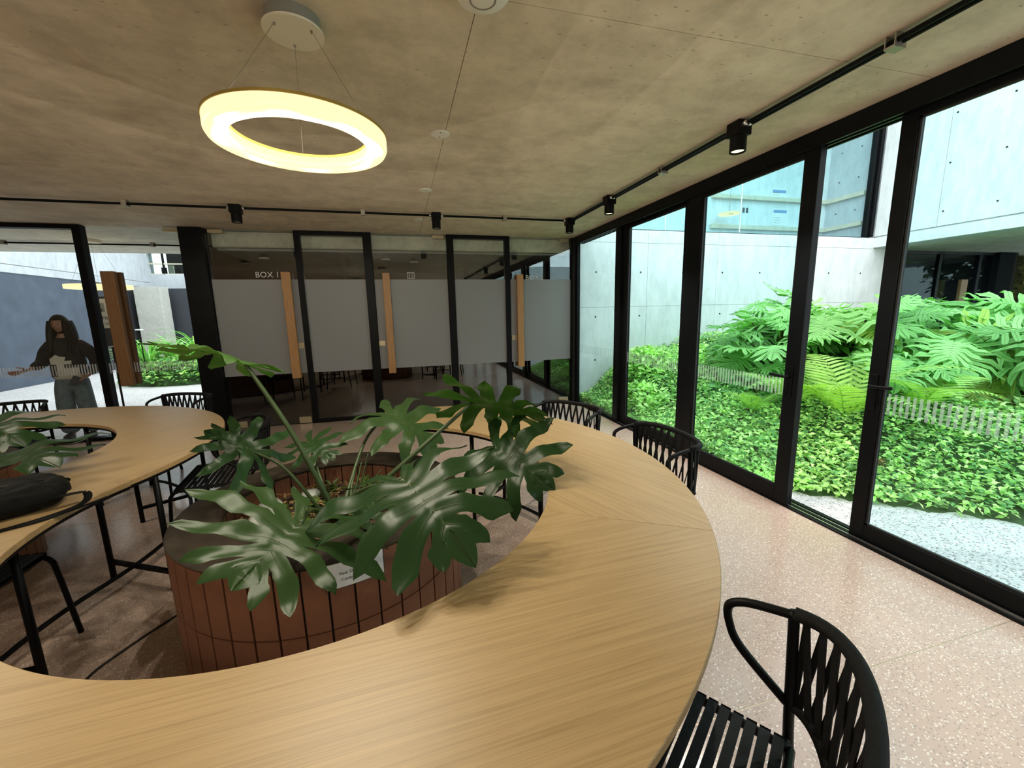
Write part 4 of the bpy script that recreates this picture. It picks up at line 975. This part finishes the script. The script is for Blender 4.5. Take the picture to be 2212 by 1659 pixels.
# ------------------------------------------------------------------ planting in the left court
def tuft(c,n,L,seed,label,mat='phil'):
    R_=random.Random(seed); t=thing('strap_leaf_plant',label,'plant',c,0,'strap-leaved plants in the left court bed'); 
    for i in range(n):
        a=R_.uniform(0,2*PI); l=L*R_.uniform(.7,1.2); el=R_.uniform(.8,1.4); P=[Vector(c)+Vector((R_.uniform(-.05,.05),R_.uniform(-.05,.05),0))]; m=MB(); K=8
        for k in range(K):
            t_=k/K; ang=el-1.9*t_**1.4; P.append(P[-1]+Vector((cos(a)*cos(ang),sin(a)*cos(ang),sin(ang)))*l/K)
        s_=Vector((-sin(a),cos(a),0)); vs=[];fs=[]
        for k,p in enumerate(P):
            w_=.026*(1-(k/K)**2)*(.5+min(1,k/2)*.5)+.001; vs+=[p-s_*w_+Vector((0,0,.006)),p,p+s_*w_+Vector((0,0,.006))]
        for k in range(K): q=3*k; fs+=[(q,q+1,q+4,q+3),(q+1,q+2,q+5,q+4)]
        m.add(vs,fs).build('leaf',M[R_.choice((mat,mat,'phil2'))],t,world=True,smooth=True)
TF=[((-6.35,12.6),'tuft of strap leaves leftmost behind the timber pull'),((-5.95,12.9),'tuft of strap leaves in front of the concrete column'),((-5.65,12.5),'tuft of strap leaves right of the column foot'),((-5.35,12.9),'tallest tuft of strap leaves against the charcoal wall'),((-5.1,12.4),'tuft of strap leaves in the middle of the left bed'),((-4.85,12.8),'tuft of strap leaves beside the black post'),((-6.1,12.2),'low tuft at the front left of the left bed'),((-4.6,12.3),'tuft of strap leaves half hidden by the black post')]
for i,(xy,lb) in enumerate(TF): tuft((*xy,.42),26,1.15+.25*(i==3),200+i,lb)
lb_=thing('court_bed','low green ground cover in the raised bed of the left court','garden bed',(-5.5,12.4,0))
vs=[];fs=[];K=40
for i,(k_,z) in enumerate(((1.0,-.02),(.93,.16),(.8,.34),(.5,.46),(0,.5))):
    for k in range(K): a=2*PI*k/K; vs.append((-5.3+1.5*k_*cos(a),12.55+1.05*k_*sin(a),z))
for i in range(4):
    for k in range(K): fs.append((i*K+k,i*K+(k+1)%K,(i+1)*K+(k+1)%K,(i+1)*K+k))
MB().add(vs,fs).build('soil_mound',M['berm'],lb_,world=True,smooth=True)
def lpt(R_):
    a=R_.uniform(0,2*PI); r_=math.sqrt(R_.uniform(0,1)); x=-5.3+1.55*r_*cos(a); y=12.55+1.1*r_*sin(a)
    return (x,y,(.50 if r_<.5 else .50-.46*((r_-.5)/.5)**1.6)+R_.uniform(0,.14))
LL=scatter(4200,lpt,(.08,.15),(.22,.34),9); stuffleaves(LL[:2100],'gc','foliage',lb_); stuffleaves(LL[2100:],'gc2','foliage',lb_)
st_=thing('garden_stake','thin black garden stake topped with a small pale ring','garden light',(-5.98,11.75,0))
MB().tube([(-5.98,11.75,.1),(-5.98,11.75,1.33)],.012,6).build('rod',M['steel'],st_,world=True); MB().lathe([(.03,0),(.075,0),(.075,.03),(.03,.03),(.03,0)],(-5.98,11.75,1.33),24).build('ring_head',M['letter'],st_,world=True)

# ------------------------------------------------------------------ person outside the court pane
def skin_obj(name,chains,mat,parent,sub=1,root=0,voxel=0,extra=None,world=False):
    """chains: list of lists of (xyz, radius or (rx,ry)); chains join where points coincide"""
    V=[];R_=[];E_=[]; idx={}
    for chn in chains:
        prev=None
        for p,r_ in chn:
            key=tuple(round(c,4) for c in p)
            if key not in idx: idx[key]=len(V); V.append(p); R_.append(r_ if isinstance(r_,tuple) else (r_,r_))
            i=idx[key]
            if prev is not None and prev!=i: E_.append((prev,i))
            prev=i
    me=bpy.data.meshes.new(name); me.from_pydata(V,E_,[]); o=bpy.data.objects.new(name,me); COL.objects.link(o)
    md=o.modifiers.new('skin','SKIN'); md.use_smooth_shade=True
    for i,d in enumerate(me.skin_vertices[0].data): d.radius=R_[i]; d.use_root=(i==root)
    s_=o.modifiers.new('sub','SUBSURF'); s_.levels=sub
    dg=bpy.context.evaluated_depsgraph_get(); m2=bpy.data.meshes.new_from_object(o.evaluated_get(dg)); bpy.data.objects.remove(o)
    if extra:
        b=bmesh.new(); b.from_mesh(m2)
        for e in extra: b.from_mesh(e)
        b.to_mesh(m2); b.free()
    if voxel:
        o=bpy.data.objects.new('t',m2); COL.objects.link(o); r_=o.modifiers.new('r','REMESH'); r_.mode='VOXEL'; r_.voxel_size=voxel
        sm_=o.modifiers.new('s','SMOOTH'); sm_.iterations=3; sm_.factor=.5
        dg=bpy.context.evaluated_depsgraph_get(); m3=bpy.data.meshes.new_from_object(o.evaluated_get(dg)); bpy.data.objects.remove(o); m2=m3
    m2.materials.clear(); m2.materials.append(mat); m2.shade_smooth(); return link(name,m2,parent)
def headmesh(c,rx,ry,rz):
    b=bmesh.new(); bmesh.ops.create_uvsphere(b,u_segments=28,v_segments=22,radius=1)
    for v in b.verts:
        x,y,z=v.co; f=max(0,-y)
        jaw=1-.30*max(0,-z)**1.5
        X=x*rx*jaw; Y=y*ry*(1-.12*max(0,-z)); Z=z*rz
        if f>.2:
            Y-=.016*math.exp(-((x/.13)**2+((z+.18)/.20)**2))*1.4     # nose
            Y-=.006*math.exp(-((x/.28)**2+((z+.50)/.07)**2))          # lips
            Y+=.009*math.exp(-(((abs(x)-.36)/.17)**2+((z-.05)/.13)**2)) # eye sockets
            Y-=.006*math.exp(-((x/.25)**2+((z+.85)/.15)**2))          # chin
        v.co=Vector((X,Y,Z))+Vector(c)
    me=bpy.data.meshes.new('h'); b.to_mesh(me); b.free(); return me
pe=thing('person','long-haired person in a black printed sweater and loose blue jeans outside the court pane','person',(-4.33,6.83,-.012),RAD(8))
hd=(.0,-.03,1.535)
# hand helper: chains of five fingers from a palm
def hand(w_,d,up_,side,curl,scale=1.0):
    """wrist w_, forward d, palm-normal up_, thumb towards side"""
    d=Vector(d).normalized(); side=Vector(side); side=(side-d*side.dot(d)).normalized(); n_=d.cross(side); 
    if n_.dot(Vector(up_))<0: n_=-n_
    w_=Vector(w_); ch=[]; knuck=w_+d*.085*scale
    ch.append([(tuple(w_),.024),(tuple(w_+d*.045*scale),(.036,.017)),(tuple(knuck),(.038,.014))])
    for k,(off,l) in enumerate(((.028,.068),(.010,.076),(-.009,.070),(-.027,.055))):
        b=w_+d*.078*scale+side*off*scale; a=curl; p=b; c=[(tuple(w_+d*.05*scale+side*off*.6),.012),(tuple(b),.0105)]
        dd=(d+side*(off*3.2)).normalized()
        for q in range(3):
            v=dd*cos(a)+n_*sin(a); p=p+v*l*scale*(.44,.32,.24)[q]; a+=curl; c.append((tuple(p),(.0095,.0085,.007)[q]))
        ch.append(c)
    t0=w_+d*.018*scale+side*.018*scale; t1=t0+(d*.35+side*.9).normalized()*.038*scale; t2=t1+(d*.75+side*.55+n_*.2).normalized()*.034*scale; t3=t2+(d*.95+side*.2+n_*.25).normalized()*.024*scale
    ch.append([(tuple(t0),.015),(tuple(t1),.0125),(tuple(t2),.010),(tuple(t3),.008)]); return ch
RW=(-.30,-.22,.975); LW=(.235,-.175,.845)
body=[[((0,0,.90),(.125,.09)),((0,.005,1.02),(.11,.08)),((0,.01,1.18),(.125,.085)),((0,.01,1.31),(.115,.075)),((0,.005,1.375),.055),((0,-.005,1.44),.046),((0,-.015,1.50),.05)],
 [((0,.01,1.31),(.115,.075)),((-.145,.015,1.315),.05),((-.215,.03,1.13),.042),((-.235,.02,1.04),.037),((-.255,-.13,1.01),.031),(RW,.024)],
 [((0,.01,1.31),(.115,.075)),((.145,.015,1.315),.05),((.225,.03,1.13),.042),((.265,.03,1.03),.037),((.26,-.09,.92),.031),(LW,.024)],
 [((0,0,.90),(.125,.09)),((-.085,0,.82),.08),((-.10,-.01,.48),.055),((-.105,.02,.25),.05),((-.105,.03,.075),.036),((-.11,-.03,.035),.034),((-.115,-.13,.028),.028)],
 [((0,0,.90),(.125,.09)),((.085,0,.82),.08),((.10,-.01,.48),.055),((.105,.02,.25),.05),((.105,.03,.075),.036),((.11,-.03,.035),.034),((.115,-.13,.028),.028)]]
hm=[headmesh(hd,.072,.092,.112)]
def fingers(chs):
    out=[]
    for c in chs:
        V=[p for p,_ in c]; me=bpy.data.meshes.new('f'); me.from_pydata(V,[(i,i+1) for i in range(len(V)-1)],[]); o=bpy.data.objects.new('f',me); COL.objects.link(o); o.modifiers.new('s','SKIN')
        for i,d in enumerate(me.skin_vertices[0].data): r_=c[i][1]; d.radius=r_ if isinstance(r_,tuple) else (r_,r_); d.use_root=(i==0)
        o.modifiers.new('u','SUBSURF').levels=1; dg=bpy.context.evaluated_depsgraph_get(); out.append(bpy.data.meshes.new_from_object(o.evaluated_get(dg))); bpy.data.objects.remove(o)
    return out
hm+=fingers(hand(RW,(-.75,-.60,-.22),(0,0,1),(.3,-.6,.6),.14,1.15)); hm+=fingers(hand(LW,(-.75,-.45,-.28),(0,.6,-.3),(.1,-.3,.9),.55))
bd=skin_obj('body',body,M['skin'],pe,1,0,.0065,hm)
for s_ in (-1,1):
    e=MB().lathe([(0,-.006),(.008,-.004),(.0105,0),(.008,.004),(0,.006)],(0,0,0),10).build('eye',M['ink'],bd,smooth=True); e.location=(s_*.027,hd[1]-.083,hd[2]+.006)
    MB().bar((s_*.015,hd[1]-.089,hd[2]+.026),(s_*.042,hd[1]-.082,hd[2]+.028),.004,.006).build('eyebrow',M['hair'],bd)
    b_=MB().lathe([(0,-.02),(.012,-.012),(.014,.006),(.008,.02),(0,.022)],(0,0,0),10).build('ear',M['skin'],bd,smooth=True); b_.location=(s_*.074,hd[1]+.005,hd[2]-.005)
MB().tube([(-.022,hd[1]-.090,hd[2]-.052),(0,hd[1]-.098,hd[2]-.050),(.022,hd[1]-.090,hd[2]-.052)],[.003,.005,.003],6).build('mouth',M['litter'],bd,smooth=True)
# hair: cap plus long falls to the chest
b=bmesh.new(); bmesh.ops.create_uvsphere(b,u_segments=32,v_segments=24,radius=1)
for v in list(b.verts):
    x,y,z=v.co; v.co=Vector((x*.092*(1+.15*max(0,-z)),y*.112+.012,z*.128+.008))+Vector(hd)
dele=[f for f in b.faces if f.calc_center_median().y<hd[1]-.055 and f.calc_center_median().z<hd[2]+.058 and abs(f.calc_center_median().x)<.066]
bmesh.ops.delete(b,geom=dele,context='FACES'); hmx=bpy.data.meshes.new('hair'); b.to_mesh(hmx); b.free(); hmx.materials.append(M['hair']); hmx.shade_smooth(); hr=link('hair',hmx,pe)
for sg in (-1,1):
    for k,(ox,oy,l,r_) in enumerate(((.078,-.045,.36,.030),(.086,-.015,.40,.036),(.090,.02,.42,.040),(.080,.06,.44,.046),(.045,.085,.46,.05),(.015,.092,.46,.05))):
        P=[(sg*ox*.9,hd[1]+oy,hd[2]+.05),(sg*ox*1.05,hd[1]+oy-.005,hd[2]-.08),(sg*(ox*1.25),hd[1]+oy*.9-.02*(k<2),hd[2]-l*.6),(sg*(ox*1.15),hd[1]+oy*.9-.05*(k<2),hd[2]-l)]
        MB().tube(smoothpath(P,4),[r_*(.8+.4*sin(PI*min(1,t/9)))*(1 if t<11 else .7) for t in range(13)],10).build('hair_lock',M['hair'],hr,smooth=True)
# sweater, jeans, shoes
sw=[[((0,0,.79),(.195,.135)),((0,0,.88),(.200,.14)),((0,.005,1.05),(.195,.135)),((0,.01,1.22),(.185,.125)),((0,.01,1.33),(.135,.095)),((0,.005,1.385),(.07,.062))],
 [((0,.01,1.22),(.185,.125)),((-.165,.015,1.28),.082),((-.235,.035,1.13),.078),((-.262,.02,1.035),.076),((-.262,-.10,1.015),.062),((-.262,-.19,.998),.048)],
 [((0,.01,1.22),(.185,.125)),((.165,.015,1.28),.082),((.25,.035,1.13),.080),((.29,.03,1.02),.080),((.275,-.08,.93),.064),((.25,-.14,.875),.050)]]
so=skin_obj('sweater',sw,M['sweat'],pe,2)
jn=[[((0,0,.88),(.165,.115)),((0,0,.80),(.17,.12)),((-.088,-.005,.72),(.105,.108)),((-.105,-.015,.46),(.098,.102)),((-.112,.01,.24),(.100,.108)),((-.115,.01,.045),(.108,.120))],
 [((0,0,.80),(.17,.12)),((.088,-.005,.72),(.105,.108)),((.105,-.015,.46),(.098,.102)),((.112,.01,.24),(.100,.108)),((.115,.01,.045),(.108,.120))]]
jo=skin_obj('jeans',jn,M['jean'],pe,2)
for s_ in (-1,1):
    m=MB()
    for k,(y,w_,h) in enumerate(((.06,.035,.06),(.03,.042,.075),(-.04,.044,.062),(-.11,.043,.045),(-.155,.03,.03))): pass
    m.lathe([(0,0),(.046,0),(.050,.02),(.044,.05),(.03,.065),(0,.07)],(0,0,0),16); o=m.build('shoe',M['shoe'],pe,smooth=True); o.location=(s_*.115,-.06,.003); o.scale=(.95,2.2,1)
# pale abstract print on the sweater front, projected onto the knit
bm=bmesh.new(); bm.from_mesh(so.data); bm.normal_update(); pv_=[];pf=[]
def inprint(x,z):
    a=((x+.06)/.055)**2+((z-1.10)/.07)**2<1; b_=abs(x-(.0+(1.08-z)*.25))<.05+(1.08-z)*.22 and .84<z<1.06; c_=(abs(z-.845)<.022 and -.10<x<.10); h_=((x-.07)/.035)**2+((z-.98)/.05)**2<1
    return (a or b_ or c_) and not h_
for f in bm.faces:
    if f.normal.y<-.15:
        c=f.calc_center_median()
        if abs(c.x)<.16 and inprint(c.x,c.z):
            n0=len(pv_); pv_+=[v.co+v.normal*.003 for v in f.verts]; pf.append(tuple(range(n0,n0+len(f.verts))))
bm.free()
m=MB(); m.v=[tuple(v) for v in pv_]; m.f=pf
if pf: m.build('print',M['print'],so,merge=.0005,smooth=True)
ph=MB().box(-.035,-.004,-.07,.035,.004,.07).build('phone',M['letter'],None,bevel=.003); ph.data.materials.clear(); ph.data.materials.append(M['shoe']); ph.location=(-4.135,6.56,.80); ph.rotation_euler=(RAD(-35),RAD(25),RAD(20)); tag(ph,'dark slim phone held in the lower hand of the person outside','phone')

# ------------------------------------------------------------------ black bag on the table
bg_=thing('backpack','black soft bag with loose straps lying on the table at the left edge','bag',(-1.74,2.16,.74))
b=bmesh.new(); bmesh.ops.create_uvsphere(b,u_segments=40,v_segments=24,radius=1)
for v in b.verts:
    x,y,z=v.co; e=lambda q:math.copysign(abs(q)**.6,q)
    X,Y,Z=e(x)*.24,e(y)*.16,e(z)*.062
    Z*=1-.35*max(0,x)**2; Z+=.008*sin(11*x+5*y)+.006*sin(17*y-4*x)*(z>0); Y+=.010*sin(9*x)
    v.co=(X,Y,max(-.062,Z)+.064)
me=bpy.data.meshes.new('bag_body'); b.to_mesh(me); b.free(); me.materials.append(M['bag']); me.shade_smooth(); o=link('bag_body',me,bg_); o.rotation_euler=(0,0,RAD(38))
ca,sa=cos(RAD(38)),sin(RAD(38)); tr=lambda x,y,z:(x*ca-y*sa,x*sa+y*ca,z)
MB().tube([tr(-.20,-.02,.122),tr(-.1,-.03,.131),tr(.05,-.04,.125),tr(.16,-.05,.108)],.005,6).build('zipper',M['cable'],bg_,smooth=True)
def strap(pts,wd,nm='strap'):
    P=smoothpath([tr(*p) for p in pts],6); m=MB()
    for a,b_ in zip(P[:-1],P[1:]): m.bar(a,b_+(b_-a)*.1,wd,.004)
    m.build(nm,M['bag'],bg_)
strap([(.10,-.14,.05),(.20,-.16,.058),(.27,-.15,.045),(.25,-.20,.014),(.12,-.24,.006),(-.1,-.25,.006)],.028)
strap([(-.12,-.21,.006),(.08,-.26,.006),(.22,-.23,.006),(.33,-.185,.008)],.016); strap([(.14,.0,.11),(.22,.02,.09),(.235,.06,.06),(.2,.09,.04)],.022,'top_loop')
